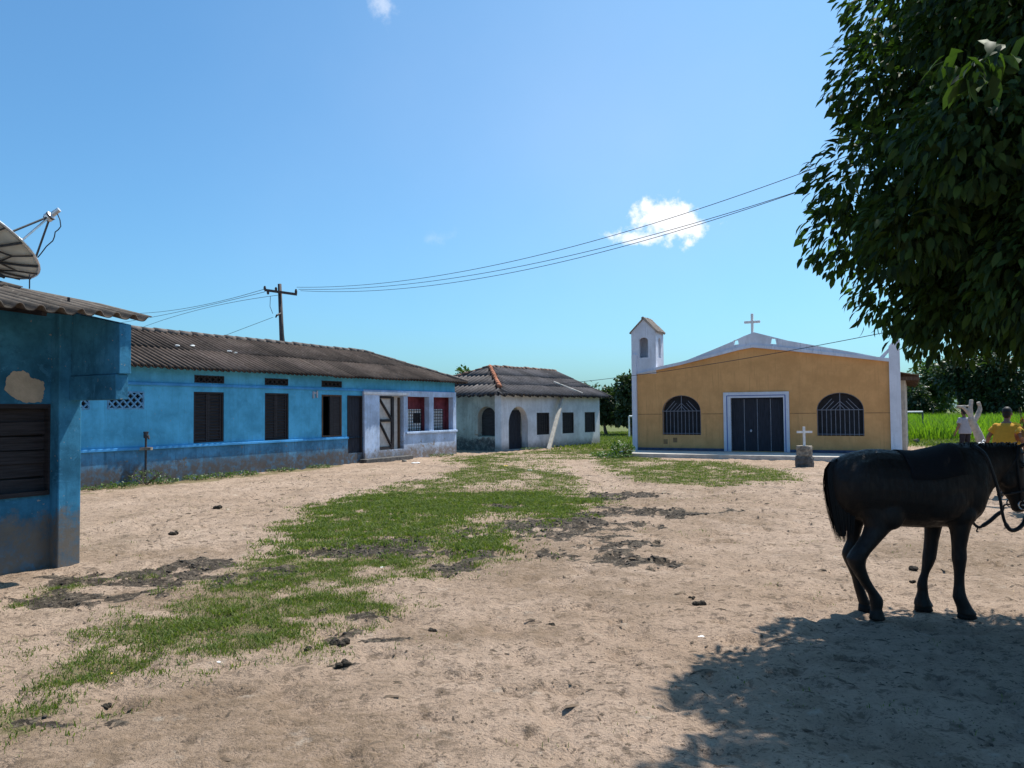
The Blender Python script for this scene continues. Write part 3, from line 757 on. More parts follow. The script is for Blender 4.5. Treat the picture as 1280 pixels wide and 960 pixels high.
br.obox((x0 + .15, -.002, zmid - .02), (xm - .12, -.002, z0 + .13), .05, .085, up=Vector((0, 1, 0)))
br.build('brace', M['shutter'], d2)
jb = MB(); jb.box(xm + .03, x1 + .05, .12, .15, z0, z1); jb.build('porch_side', M['pale_panel'], t)
jb = MB(); jb.box(xm + .42, xm + .49, .05, .118, z0, z1 - .05); jb.build('door_post', M['brown_wood'], t)
for o_, fr_ in ((ow1, .68), (ow2, .55)):
    x0, x1, z0, z1 = o_; zt = z0 + (z1 - z0) * .64; xg = x0 + (x1 - x0) * fr_
    b_ = MB(); b_.box(x0 - .5, x1 + .25, .34, .38, z0 - .05, z1 + .05); b_.box(x1 - .005, x1 + .05, .165, .338, z0 - .05, z1 + .05); b_.box(x0 - .1, x1, .165, .338, z1 + .002, z1 + .03)
    w = b_.build('window', M['maroon'], t)
    xo_ = FB.pix(509.5 if o_ is ow1 else 541, 524, .32)[0]; xg = FB.pix(527 if o_ is ow1 else 553.5, 524, .32)[0]
    b_ = MB(); b_.box(xo_, xg, .318, .337, z0 + .02, zt); b_.build('pane', M['white_paint'], w)  # white sheet stands in for daylight showing through the inner window
    if o_ is ow1:
        b_ = MB(); b_.box(xo_ + (xg - xo_) * .38, xg - .10, .309, .316, z0 + .30, zt - .14); b_.build('shade_panel', M['shutter'], w)
    b_ = MB(); bars(b_, xo_, xg, z0 + .02, zt, .295, 6, 7, .011); b_.build('grille', M['shutter'], w)
# roof
cs = 1 / math.sqrt(1 + TN * TN); H = run / cs; k = cs
dvf = (0, cs, TN * cs)
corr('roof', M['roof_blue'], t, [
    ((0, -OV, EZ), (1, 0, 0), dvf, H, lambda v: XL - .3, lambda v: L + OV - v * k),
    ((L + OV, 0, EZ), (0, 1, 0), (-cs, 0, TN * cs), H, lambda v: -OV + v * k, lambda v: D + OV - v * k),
    ((0, D + OV, EZ), (-1, 0, 0), (0, -cs, TN * cs), H, lambda v: -L - OV + v * k, lambda v: -XL + .3)], .185, .046, 2, per=12, lift=.006, seed=3, dirt_or_shade=1.0)
rc = MB(); caps(rc, (XL - .3, D / 2, RZ_ + .02), (L - D / 2, D / 2, RZ_ + .02), .085, .42)
caps(rc, (L + OV, -OV, EZ + .04), (L - D / 2, D / 2, RZ_ + .03), .075, .40); caps(rc, (L + OV, D + OV, EZ + .04), (L - D / 2, D / 2, RZ_ + .03), .075, .40)
rc.build('ridge_tiles', M['ridge'], t, smooth=True)
for px, py in ((224, 434), (243, 434), (288, 441), (295, 443)):
    # pale scraps lying on the slope
    x, z = FB.pix(px, py, 1.0); y = (z - EZ) / TN - OV; x, z = FB.pix(px, py, y); y = (z - EZ) / TN - OV
    sc_ = MB(); sc_.ell((x, y, z + .05), (.07, .05, .025), 8, 5, jit=.3); sc_.build('pale_scrap', M['litter'], t)
mb_ = MB(); x, z = FB.pix(393, 494); mb_.box(x - .09, x - .05, -.05, -.002, z - .1, z + .12); mb_.box(x + .07, x + .11, -.05, -.002, z - .08, z + .14); mb_.box(x - .05, x + .07, -.04, -.003, z + .05, z + .09); mb_.build('meter_bracket', M['grille'], t)

# ------------------------------------------------------------------ standpipe against the blue wall
p = FB.w(FB.pix(182, 600, -.16)[0], -.16, 0); zt = FB.pix(182, 541, -.16)[1]
sp = thing('standpipe', 'thin rusty water standpipe with a tap head in front of the blue wall', 'standpipe', p)
a = MB(); a.tube([(0, 0, -.1), (0, 0, zt - .12)], .028, 8); a.build('pipe', M['iron'], sp)
a = MB(); a.tube([(0, 0, zt - .13), (0, 0, zt)], .055, 8); a.tube([(0, 0, zt - .06), (.1, -.08, zt - .08), (.12, -.1, zt - .15)], .025, 8); a.tube([(-.06, 0, zt + .012), (.06, 0, zt + .012)], .018, 6); a.build('tap', M['iron'], sp)
a = MB(); zz = zs; a.box(-.14, .14, -.05, .06, zz - .04, zz + .03); a.build('clamp', M['stone'], sp)

# ------------------------------------------------------------------ near porch house on the left
FN = Frame(gp(100, 704), 28.8)
t = thing('porch_house', 'blue house corner at the left edge with a boarded window and deep wavy eaves', 'house', FN.o, FN.rz)
xq = FN.pix(72, 660)[0]; REC = .17
EY = -.888; ez = FN.pix(178, 402, EY)[1]; TN2 = .25; xe = FN.pix(187, 402, EY)[0]
x0 = FN.pix(-60, 560, REC)[0]; x1 = FN.pix(68, 560, REC)[0]; z0 = FN.pix(30, 621, REC)[1]; z1 = FN.pix(30, 505, REC)[1]
WT2 = ez + (-EY + REC) * TN2 - .06
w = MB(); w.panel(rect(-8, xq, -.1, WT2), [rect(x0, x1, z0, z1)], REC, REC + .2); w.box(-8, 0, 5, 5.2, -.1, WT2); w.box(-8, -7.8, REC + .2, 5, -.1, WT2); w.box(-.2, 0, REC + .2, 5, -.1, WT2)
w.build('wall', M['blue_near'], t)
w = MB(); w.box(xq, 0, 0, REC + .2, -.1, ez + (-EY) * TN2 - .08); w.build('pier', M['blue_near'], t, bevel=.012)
fy0 = -.87; xa = FN.pix(149, 450, fy0)[0]; xb = FN.pix(164, 450, fy0)[0]; zb = FN.pix(152, 499.5, fy0 + .05)[1]; zc = FN.pix(145, 467, fy0)[1]
zt0 = ez + (fy0 - EY) * TN2 - .05; zt1 = ez + (-EY) * TN2 - .09
f_ = MB()
f_.add([(x, y, z) for x in (xa, xb) for (y, z) in ((fy0, zc), (-.003, zc), (-.003, zt1), (fy0, zt0))], [(0, 1, 2, 3), (7, 6, 5, 4), (0, 4, 5, 1), (1, 5, 6, 2), (2, 6, 7, 3), (3, 7, 4, 0)])
f_.build('eave_fin', M['blue_near'], t, bevel=.008)
f_ = MB(); f_.box(xa - .02, xb - .012, fy0 + .03, -.004, zb, zc - .003); f_.build('eave_beam', M['blue_near'], t, bevel=.008)
f_ = MB(); f_.obox((-8, -.35, ez + .08), (xa - .22, -.35, ez + .08), .05, .04); f_.tube([(xa - .25, -.35, ez + .08), (xa - .25, -.35, ez + .25)], .015, 6)
f_.build('conduit', M['shutter'], t)
for i in range(9): f_ = MB(); f_.obox((-.9 - i * .8, EY + .08, ez), (-.9 - i * .8, REC, WT2 - .06), .05, .08); f_.build('rafter', M['shutter'], t)
wn_ = MB(); wt_ = .075
wn_.box(x0, x0 + wt_, REC - .01, REC + .14, z0, z1); wn_.box(x1 - wt_, x1, REC - .01, REC + .14, z0, z1); wn_.box(x0 + wt_, x1 - wt_, REC - .008, REC + .14, z1 - .05, z1); wn_.box(x0 + wt_, x1 - wt_, REC - .03, REC + .14, z0, z0 + .05)
wn_ = wn_.build('window', M['shutter'], t)
bd = MB(); n = 6; hh_ = (z1 - z0 - .1) / n
for i in range(n):
    zz = z0 + .05 + i * hh_; tl = rnd.uniform(-.02, .02)
    bd.add([(x0 + wt_, REC + .06 + .02 * (i % 2), zz + .006), (x1 - wt_, REC + .06 + .02 * (i % 2), zz + .006 + tl), (x1 - wt_, REC + .06 + .02 * (i % 2), zz + hh_ - .004 + tl), (x0 + wt_, REC + .06 + .02 * (i % 2), zz + hh_ - .004),
            (x0 + wt_, REC + .09 + .02 * (i % 2), zz + .006), (x1 - wt_, REC + .09 + .02 * (i % 2), zz + .006 + tl), (x1 - wt_, REC + .09 + .02 * (i % 2), zz + hh_ - .004 + tl), (x0 + wt_, REC + .09 + .02 * (i % 2), zz + hh_ - .004)],
           [(0, 1, 2, 3), (7, 6, 5, 4), (0, 4, 5, 1), (1, 5, 6, 2), (2, 6, 7, 3), (3, 7, 4, 0)])
bd.box(x0 + wt_, x1 - wt_, REC + .13, REC + .138, z0 + .05, z1 - .05)
bd.build('boards', M['shutter'], wn_)
pt = [(5, 487), (8, 472), (16, 464), (28, 463), (36, 467), (38, 472), (46, 474), (54, 477), (55, 488), (54, 496), (51, 503), (34, 503.5), (22, 500), (14, 495)]
pp = []
for i in range(len(pt)):
    a = pt[i]; b = pt[(i + 1) % len(pt)]
    for q in range(6):
        tq = q / 6; j = 0 if q == 0 else rnd.uniform(-1.1, 1.1)
        pp.append(FN.pix(a[0] + (b[0] - a[0]) * tq + j, a[1] + (b[1] - a[1]) * tq + j, REC))
pm = MB(); pm.panel(pp, [], REC - .006, REC + .01); o = pm.build('bare_patch', plain('bare_plaster', (.44, .38, .29, 1), .95, .2, 3, bump=.5), t); o['label'] = 'bare beige patch where the blue plaster fell off'
cs2 = 1 / math.sqrt(1 + TN2 * TN2); RN = 3.6
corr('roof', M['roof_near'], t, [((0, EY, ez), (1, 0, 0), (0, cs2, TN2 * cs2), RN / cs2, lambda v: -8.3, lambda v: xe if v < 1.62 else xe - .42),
     ((0, EY + 2 * RN, ez), (-1, 0, 0), (0, -cs2, TN2 * cs2), RN / cs2, lambda v: -xe, lambda v: 8.3)], .200, .034, 2, per=14, lift=.035, thick=.012, seed=8, dirt_or_shade=.35)
rc = MB(); caps(rc, (-8.3, EY + RN, ez + RN * TN2 + .03), (xe - .4, EY + RN, ez + RN * TN2 + .03), .1, .45); rc.build('ridge_tiles', M['ridge'], t, smooth=True)

# ------------------------------------------------------------------ white house with arches
FW = Frame(gp(627, 564), 37.0); FL = Frame(FW.o, 127.0)
t = thing('white_house', 'small whitewashed house with arched openings and a dark hipped tile roof', 'house', FW.o, FW.rz)
Lw = FW.pix(750, 557)[0]; D = 6.0; OV = .42
EZ = FW.pix(690, 494.5, -OV)[1]; RZ_ = FW.pix(650, 461.5, D / 2)[1]; run = D / 2 + OV; TN = (RZ_ - EZ) / run; WT = EZ + OV * TN - .05
dr_ = opening(FW, 636, 660, 508, 563.5); wz = [opening(FW, 671, 687, 515.5, 543.5), opening(FW, 703, 717.5, 515.5, 542), opening(FW, 731, 744, 515.5, 540)]
zlo = min(a[2] for a in wz); wz = [(a[0], a[1], (wz[0][2] + wz[2][2]) / 2, (wz[0][3] + wz[2][3]) / 2) for a in wz]
a = MB(); ao = arch(dr_[0], dr_[1], .03, dr_[3] - .75, dr_[3])
a.panel(rect(0, Lw, -.1, WT), [ao] + [rect(*q) for q in wz], 0, .35); a.box(Lw - .3, Lw, .36, D, -.1, WT); a.box(.3, Lw, D - .3, D - .001, -.1, WT)
a.add([(Lw - .3, .36, WT), (Lw - .3, D, WT), (Lw - .3, D / 2, RZ_ - .08), (Lw, .36, WT), (Lw, D, WT), (Lw, D / 2, RZ_ - .08)], [(0, 1, 2), (5, 4, 3), (0, 3, 4, 1), (1, 4, 5, 2), (2, 5, 3, 0)])
a.build('wall', M['white'], t)
def left_face(mb):   # left face frame -> house frame
    mb.v = [(y, -x, z) for x, y, z in mb.v]; return mb
la = opening(FL, 597, 620, 508, 546)
a = MB(); a.panel(rect(-D, -.002, -.1, WT), [arch(la[0], la[1], la[2], la[3] - .5, la[3])], 0.001, .35); o = left_face(a).build('end_wall', M['cream'], t); o['label'] = 'warm grey end wall with a dark damp foot'
a = MB(); a.box(la[0] - .05, min(-.03, la[1] + .3), .26, .30, la[2] - .1, la[3] + .05); w = left_face(a).build('window', M['cream'], t)
a = MB(); lq = (FL.pix(602.5, 527, .24)[0], FL.pix(620.5, 527, .24)[0]); a.panel(arch(lq[0], lq[1], la[2] + .04, la[3] - .50, la[3] - .06), [], .235, .255); left_face(a).build('shutter', M['shutter'], w)
x0, x1, z0, z1 = dr_
a = MB(); a.box(max(.352, x0 - .45), x1 + .1, .36, .40, 0, z1 + .1); w = a.build('doorway', M['cream'], t)
planks(w, max(.37, x0 - .4), FW.pix(651, 535, .3)[0], .03, z1 - .16, .30, 6, 'door_dark', 'door')
for q in wz:
    x0, x1, z0, z1 = q
    a = MB(); a.box(x0, x0 + .07, .03, .12, z0, z1); a.box(x1 - .07, x1, .03, .12, z0, z1); a.box(x0 + .07, x1 - .07, .032, .12, z1 - .07, z1); a.box(x0 + .07, x1 - .07, .032, .12, z0, z0 + .07)
    w = a.build('window', M['shutter'], t)
    n = 4; wd = (x1 - x0 - .14) / n
    for i in range(n):
        pass
    planks(w, x0 + .07, x1 - .07, z0 + .07, z1 - .07, .06, 5, 'shutter', 'shutter', .03)
cs = 1 / math.sqrt(1 + TN * TN); H = run / cs; k = cs; XR = Lw + .45
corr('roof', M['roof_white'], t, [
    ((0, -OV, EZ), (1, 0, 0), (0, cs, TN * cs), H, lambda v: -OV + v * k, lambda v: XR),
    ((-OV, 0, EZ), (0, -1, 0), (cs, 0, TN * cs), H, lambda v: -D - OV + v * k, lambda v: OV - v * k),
    ((0, D + OV, EZ), (-1, 0, 0), (0, -cs, TN * cs), H, lambda v: -XR, lambda v: OV - v * k)], .27, .060, 3, per=12, lift=.008, seed=5, dirt_or_shade=1.0)
rc = MB(); caps(rc, (D / 2, D / 2, RZ_ + .03), (XR, D / 2, RZ_ + .03), .09, .35); caps(rc, (-OV, D + OV, EZ + .04), (D / 2, D / 2, RZ_ + .03), .08, .35)
rc.build('ridge_tiles', plain('old_terracotta', (.17, .10, .075, 1), .95, .5, 6, bump=.4), t, smooth=True)
pA = Vector((-OV, -OV, EZ + .05)); pB = Vector((D / 2, D / 2, RZ_ + .04))
rc = MB(); caps(rc, pA.lerp(pB, .22), pB, .095, .34); o = rc.build('hip_tiles', M['terracotta'], t, smooth=True); o['label'] = 'row of orange hip tiles'
# pale strip of replaced mortar down the slope
ps = MB(); xA, zA = FW.pix(692, 479, 1.2); yA = (zA - EZ) / TN - OV; xB, zB = FW.pix(722, 492, .1); yB = (zB - EZ) / TN - OV
caps(ps, (xA, yA, EZ + (yA + OV) * TN + .05), (xB, max(yB, -OV + .03), EZ + (max(yB, -OV + .03) + OV) * TN + .05), .055, .5); ps.build('mortar_strip', M['concrete'], t, smooth=True)
for i in range(15):
    rf = MB(); x = -.2 + i * (Lw + .3) / 14; rf.obox((x, -OV + .03, EZ - .05), (x, .05, EZ - .05 + (OV) * TN), .07, .09); rf.build('rafter', M['shutter'], t)
for i in range(10):
    rf = MB(); y = .3 + i * .6; rf.obox((-OV + .03, y, EZ - .05), (.05, y, EZ - .05 + OV * TN), .07, .09); rf.build('rafter', M['shutter'], t)
# leaning concrete post
pb = FW.w(FW.pix(685.5, 560, -.75)[0], -.75, -.05); xt, zt = FW.pix(703.5, 495.5, -.16); pt_ = FW.w(xt, -.16, zt)
a = MB(); a.obox(pb, pt_, .16, .16); o = a.build('leaning_post', M['concrete'], bevel=.02); tag(o, 'pale concrete post leaning against the white house wall between two windows', 'post')

# ------------------------------------------------------------------ church
FC = Frame((4.82, 30.46, 0), 117.5)
t = thing('church', 'ochre village church with white trim, an open bell turret and a cross on its gable', 'church', FC.o, FC.rz)
def cp(px, py, y=0.0): return FC.pix(px, py, y)
Wc = cp(1126, 540)[0]; PZ = .13
xl = cp(797, 520)[0]; xr = cp(1113, 520)[0]
wl = opening(FC, 828, 876, 495, 544); wr = opening(FC, 1021, 1080, 489.5, 544.5); dd = opening(FC, 914, 980, 497, 566)
zw0 = (wl[2] + wr[2]) / 2; zw1 = (wl[3] + wr[3]) / 2
zsp = zw0 + (zw1 - zw0) * .60
hl = arch(wl[0], wl[1], zw0, zsp, zw1, 18); hr = arch(wr[0], wr[1], zw0, zsp, zw1, 18)
dd = (dd[0], dd[1], PZ + .02, dd[3])
band = [cp(*p) for p in ((790, 468.5), (820, 463), (850, 456.5), (900, 444), (925, 437.5), (941, 434.5), (958, 436), (990, 439), (1050, 445.5), (1126, 453.5))]
a = MB(); a.panel([(0.02, -.1), (Wc - .02, -.1)] + [(min(max(x, .02), Wc - .02), z) for x, z in band[::-1]], [hl, hr, rect(*dd)], 0, .22); a.build('wall', M['yellow'], t)
topb = [cp(*p) for p in ((832, 460.5), (860, 450), (890, 438), (915, 427.5), (930, 420.5), (943, 415.5), (957, 419), (985, 426), (1030, 434), (1070, 441), (1101, 447), (1114, 449.5))]
h1 = [cp(*p) for p in ((917, 431.5), (924, 430.5), (923, 425), (918, 425.5))]; h2 = [cp(*p) for p in ((963, 430), (971, 430.5), (969.5, 423.5), (964, 423))]
a = MB(); lowb = [(x, z) for x, z in band]; lowb[0] = (lowb[0][0] + .05, lowb[0][1])
a.panel([(x, z + .002) for x, z in lowb[:-1]] + [cp(1113.5, 452.5)] + topb[::-1] + [cp(822, 461)], [h1, h2], -.09, .14); a.build('parapet', M['lilac_high'], t, bevel=.01)
a = MB(); 
lw_ = [(x, z) for x, z in band[1:-1]] + [cp(1113, 452)]
a.panel([(x, z - .002) for x, z in lw_] + [(x, z + .11) for x, z in lw_[::-1]], [], -.14, -.092); a.build('parapet_moulding', M['lilac_high'], t)
zpl = cp(793, 443)[1]; zpr = cp(1120, 424)[1]
a = MB(); a.panel([(-.03, -.1), (xl, -.1), (xl, zpl - .03), (xl - .05, zpl), (.03, zpl), (-.03, zpl - .05)], [], -.12, .3); a.build('pilaster', M['lilac'], t, bevel=.012)
xt0 = cp(1117, 428)[0]; xt1 = cp(1124, 428)[0]
a = MB(); a.panel([(xr, -.1), (Wc + .03, -.1), (Wc + .03, zpr - .25), (xt1 + .02, zpr - .03), (xt1 - .05, zpr), (xt0 + .05, zpr), (xt0, zpr - .03), (xr, zpr - .25)], [], -.12, .3); a.build('pilaster', M['lilac'], t, bevel=.012)
a = MB(); q = [cp(*p) for p in ((1099, 446.8), (1113.5, 435), (1113.5, 439.5), (1105, 447.2))]; a.panel([(q[0][0], q[0][1]), (q[3][0], q[3][1]), (xr + .01, q[2][1]), (xr + .01, q[1][1])], [], -.06, .08); a.build('brace', M['lilac_high'], t)
# grilled windows
for (x0, x1, z0, z1), hp in ((wl, hl), (wr, hr)):
    z0 = zw0; z1 = zw1; xm = (x0 + x1) / 2; rx = (x1 - x0) / 2
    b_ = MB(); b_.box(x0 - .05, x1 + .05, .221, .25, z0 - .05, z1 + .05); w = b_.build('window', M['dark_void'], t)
    b_ = MB(); y = .03; r = .010
    n = 10
    for i in range(n + 1):
        x = x0 + .02 + (x1 - x0 - .04) * i / n; b_.tube([(x, y, z0), (x, y, zsp)], r, 6)
    b_.tube([(x0, y - .02, zsp), (x1, y - .02, zsp)], r * 1.2, 6); b_.tube([(x0, y - .02, z0 + .06), (x1, y - .02, z0 + .06)], r, 6)
    b_.tube([(xm, y, zsp), (xm, y, z1)], r * 1.2, 6)
    hh_ = z1 - zsp
    for k_ in (.22, .42, .62, .82):
        for sgn in (-1, 1):
            bx = sgn * rx * k_; tz = hh_ * (k_ * .9 + .12)
            if k_ < .5: b_.tube([(xm + bx, y, zsp), (xm, y, zsp + tz)], r, 6)
            else:
                # run parallel up to the arch
                ex = bx * .42; ez_ = min(tz * .75, hh_ * math.sqrt(max(0, 1 - (ex / rx) ** 2))); b_.tube([(xm + bx, y, zsp), (xm + ex, y, zsp + ez_)], r, 6)
    pts = [(xm + (rx - .012) * math.cos(math.pi * i / 20), y, zsp + (hh_ - .012) * math.sin(math.pi * i / 20)) for i in range(21)]; b_.tube(pts, r, 6)
    b_.build('grille', M['window_grille'], w)
# door
x0, x1, z0, z1 = dd; fo = opening(FC, 905, 987, 490, 566); f0, f1, fz = fo[0], fo[1], fo[3]
df = MB(); df.panel([(f0, PZ), (x0, PZ), (x0, z1), (x1, z1), (x1, PZ), (f1, PZ), (f1, fz), (f0, fz)], [], -.07, .12); df = df.build('door_surround', M['lilac'], t, bevel=.01)
b_ = MB()
for xx in (f0 + .13, f1 - .13): b_.box(xx - .018, xx + .018, -.078, -.071, PZ + .02, fz - .12)
b_.box(f0 + .13, f1 - .13, -.077, -.0715, fz - .14, fz - .11); b_.build('painted_line', plain('blue_line_paint', (.12, .17, .38, 1), .8, .1, 8), df)
dl = MB(); n = 4; w_ = (x1 - x0) / n
dl.box(x0, x1, .11, .13, z0 - .02, z1)
for i in range(n): dl.box(x0 + i * w_ + .012, x0 + (i + 1) * w_ - .012, .07, .109, z0, z1 - .02)
dl = dl.build('door', M['door_dark'], t)
for i in range(1, n): 
    b_ = MB(); b_.box(x0 + i * w_ - .01, x0 + i * w_ + .01, .085, .108, z0, z1 - .05); b_.build('seam_strip', M['grille'], dl)
b_ = MB(); b_.ell((x0 + w_ * 1.5, .06, z0 + .75), (.04, .03, .05)); b_.build('handle', M['grille'], dl)
# low platform
a = MB(); a.box(-.25, Wc + .3, -2.3, -.121, -.15, PZ); a.build('platform', M['concrete'], t, bevel=.015)
for u0, u1 in ((xl + .01, f0 - .005), (f1 + .005, xr - .01)):
    a = MB(); a.box(u0, u1, -.035, -.002, PZ, PZ + .10); a.build('skirting', M['plinth'], t)
m_st = plain('stained_paint', (.30, .17, .08, 1), .9, .2)
for px, py in ((832, 552), (844, 550)):
    b_ = MB(); x, z = cp(px, py); b_.box(x - .08, x + .08, -.006, -.001, z - .09, z + .09); b_.build('vent_slot', m_st, t)
m_j = plain('joint_dirt', (.30, .16, .07, 1), .9, .3); zj = cp(860, 517.5)[1]
for u0, u1 in ((xl + .01, hl[0][0] - .02), (hl[1][0] + .02, f0 - .02), (f1 + .02, hr[0][0] - .02), (hr[1][0] + .02, xr - .01)): b_ = MB(); b_.box(u0, u1, -.004, -.001, zj - .012, zj + .012); b_.build('joint_line', m_j, t)
# bell turret
tx0, tx1 = cp(789.5, 440)[0], cp(820, 440)[0]; ty0, tyd = -.02, 1.05
te = cp(804, 415, ty0)[1]; ta = cp(804, 399.5, ty0)[1]; tb = cp(800, 466, ty0)[1]; txm = (tx0 + tx1) / 2
tw = MB(); oa = opening(FC, 799, 810, 422, 447, ty0); ah = arch(oa[0], oa[1], oa[2], oa[3] - .12, oa[3])
prof = [(tx0, tb - .05), (tx1, tb - .05), (tx1, te), (txm, ta), (tx0, te)]
tw.panel(prof, [ah], ty0, ty0 + .12); tw.panel(prof, [], ty0 + tyd - .12, ty0 + tyd)
for xx, s_ in ((tx0, 1), (tx1 - .12, 1)):
    sd_ = MB(); cy = ty0 + tyd / 2
    sd_.panel(rect(ty0 + .12, ty0 + tyd - .12, tb - .05, te), [arch(cy - .17, cy + .17, oa[2], oa[3] - .1, oa[3])], 0, .12)
    tw.v += []; o_ = len(tw.v); tw.v += [(xx + y_, x_, z_) for x_, y_, z_ in sd_.v]; tw.f += [tuple(i + o_ for i in f) for f in sd_.f]; tw.m += sd_.m
tw = tw.build('bell_turret', M['lilac_high'], t)
rt = MB(); sl_ = (ta - te) / (txm - tx0)
for s_ in (-1, 1):
    e = txm + s_ * ((tx1 - tx0) / 2 + .06); ze = ta - sl_ * ((tx1 - tx0) / 2 + .06)
    rt.add([(txm, ty0 - .05, ta + .01), (txm, ty0 + tyd + .05, ta + .01), (e, ty0 + tyd + .05, ze + .01), (e, ty0 - .05, ze + .01), (txm, ty0 - .05, ta + .07), (txm, ty0 + tyd + .05, ta + .07), (e, ty0 + tyd + .05, ze + .06), (e, ty0 - .05, ze + .06)],
           [(0, 1, 2, 3), (7, 6, 5, 4), (0, 4, 5, 1), (1, 5, 6, 2), (2, 6, 7, 3), (3, 7, 4, 0)])
caps(rt, (txm, ty0 - .05, ta + .06), (txm, ty0 + tyd + .05, ta + .06), .06, .25)
for i in range(7):
    yy = ty0 + .03 + i * (tyd - .06) / 6
    caps(rt, (txm + .04, yy, ta + .04), (tx1 + .05, yy, te - sl_ * .05 + .07), .05, .3)
rt.build('turret_roof', plain('lichen_tile', (.30, .25, .21, 1), .95, .35, 7, bump=.5), tw)
b_ = MB(); x, z = cp(791, 443); b_.tube([(x + .02, .1, z - .02), (x + .02, .1, z + .18)], [.11, .02], 8); b_.build('finial', M['plinth'], t)
# gable cross
cx, cz = cp(940.5, 417); ct = cp(940.5, 392)[1]; ca = cp(940.5, 402.5)[1]; hw = (cp(950.5, 402)[0] - cp(930.5, 402)[0]) / 2
b_ = MB(); b_.box(cx - .045, cx + .045, -.04, .05, cz - .1, ct); b_.box(cx - hw, cx - .046, -.038, .048, ca - .045, ca + .045); b_.box(cx + .046, cx + hw, -.038, .048, ca - .045, ca + .045)
b_.build('gable_cross', M['white_paint'], t, bevel=.01)
# nave behind: side walls, buttress posts, sheet roof
ND = 13.0; zev = cp(1127, 470)[1]
a = MB(); a.box(Wc - .25, Wc - .02, .31, ND, -.1, zev + .25); a.box(.02, .25, .31, ND, -.1, zev + .25); a.box(.02, Wc - .02, ND, ND + .2, -.1, zev + .25); a.build('side_wall', M['grey_render'], t)
for i in range(5):
    a = MB(); y = .9 + i * 2.6; a.box(Wc - .02, Wc + .16, y, y + .28, -.1, zev + .05); a.build('buttress', M['concrete'], t, bevel=.02)
xm = Wc / 2; rz2 = band[5][1] + .05; ov = .62; tn3 = (rz2 - zev) / (xm + ov); c3 = 1 / math.sqrt(1 + tn3 * tn3)
corr('nave_roof', M['roof_rust'], t, [((Wc + ov, 0, zev), (0, 1, 0), (-c3, 0, tn3 * c3), (xm + ov) / c3, lambda v: .32, lambda v: ND + .4),
     ((0, 0, zev + ov * tn3), (0, -1, 0), (c3, 0, tn3 * c3), xm / c3, lambda v: -ND - .4, lambda v: -.32)], .15, .02, 3, seed=9)
for i in range(9):
    a = MB(); y = .6 + i * 1.5; a.obox((Wc + ov - .06, y, zev - .06), (Wc - .1, y, zev - .06 + tn3 * (ov - .04)), .06, .10); a.build('rafter', M['brown_wood'], t)
a = MB(); a.box(Wc + .02, Wc + ov - .02, .30, .36, zev - .14, zev - .02); a.build('barge_board', M['brown_wood'], t)

# ------------------------------------------------------------------ stone cross marker before the church
p = gp(1006, 583.5); s = p.y / FPX
t = thing('cross_marker', 'short rough stone block topped by a thin white cross in front of the church', 'cross', p)
def blk(x0, x1, z0, z1, mat, nm, d):
    b_ = MB(); n = 12; secs = []
    for i in range(7):
        z = z0 + (z1 - z0) * i / 6; k = 1 - .06 * (i in (0, 6)); secs.append((((x0 + x1) / 2, 0, z), ((x1 - x0) / 2 * k, 0, 0), (0, d * k, 0)))
    b_.loft(secs, n); b_.v = [(x + rnd.uniform(-.012, .012), y + rnd.uniform(-.012, .012), z + rnd.uniform(-.01, .01)) for x, y, z in b_.v]
    return b_.build(nm, M[mat], t, smooth=False)
zb1 = 13 * s; zb2 = 26 * s
blk(-11.5 * s, 11 * s, -.05, zb1, 'stone_dark', 'base_stone', .24); blk(-10 * s, 9.5 * s, zb1 - .01, zb2, 'stone', 'upper_stone', .22)
b_ = MB(); b_.box(-.028, .028, -.028, .028, zb2 - .03, 50 * s); b_.box(-9 * s, -.029, -.02, .02, 42 * s, 44.5 * s); b_.box(.029, 10 * s, -.02, .02, 42 * s, 44.5 * s); b_.build('cross', M['white_paint'], t)
# ------------------------------------------------------------------ satellite dish on the porch house roof
YD = 9.6
c = yp(-62, 283, YD); mpp = YD / FPX; a_ = 107 * mpp
_v = (c - Vector((0, 0, CAMH))).normalized(); _rt = _v.cross(Vector((0, 0, 1))).normalized(); _up = _rt.cross(_v)
e1 = _rt * .875 - _up * .485; nrm = ((_rt * .485 + _up * .875) * .945 + _v * .327).normalized(); e1 = (e1 - nrm * e1.dot(nrm)).normalized(); e2 = nrm.cross(e1).normalized()
# foot of the mount on the roof
loc = FN.o; rel = c - FN.o; lx = rel.dot(FN.d); ly = -rel.dot(FN.n)
zr = ez + (ly - EY) * TN2
base = Vector((c.x, c.y, zr))
t = thing('satellite_dish', 'big pale satellite dish with dark ribs on the roof at the left edge', 'satellite dish', base)
T = lambda p: Vector(p) - base
dep = .26
b_ = MB(); NR, NS = 8, 48; vs_ = [T(c - nrm * dep)]; fs = []
for i in range(1, NR + 1):
    r = a_ * i / NR
    for k in range(NS):
        th = 2 * math.pi * k / NS; vs_.append(T(c + (e1 * math.cos(th) + e2 * math.sin(th)) * r - nrm * dep * (1 - (i / NR) ** 2)))
for k in range(NS): fs.append((0, 1 + k, 1 + (k + 1) % NS))
for i in range(NR - 1):
    for k in range(NS): fs.append((1 + i * NS + k, 1 + (i + 1) * NS + k, 1 + (i + 1) * NS + (k + 1) % NS, 1 + i * NS + (k + 1) % NS))
b_.add(vs_, fs); b_.build('reflector', M['dish'], t, smooth=True, solid=.012)
b_ = MB()
def dp(r, th, o=.022): return T(c + (e1 * math.cos(th) + e2 * math.sin(th)) * (a_ * r) - nrm * (dep * (1 - r * r) + o))
for k in range(12): b_.tube([dp(r / 6, 2 * math.pi * (k + .3) / 12) for r in range(1, 7)], .016, 6)
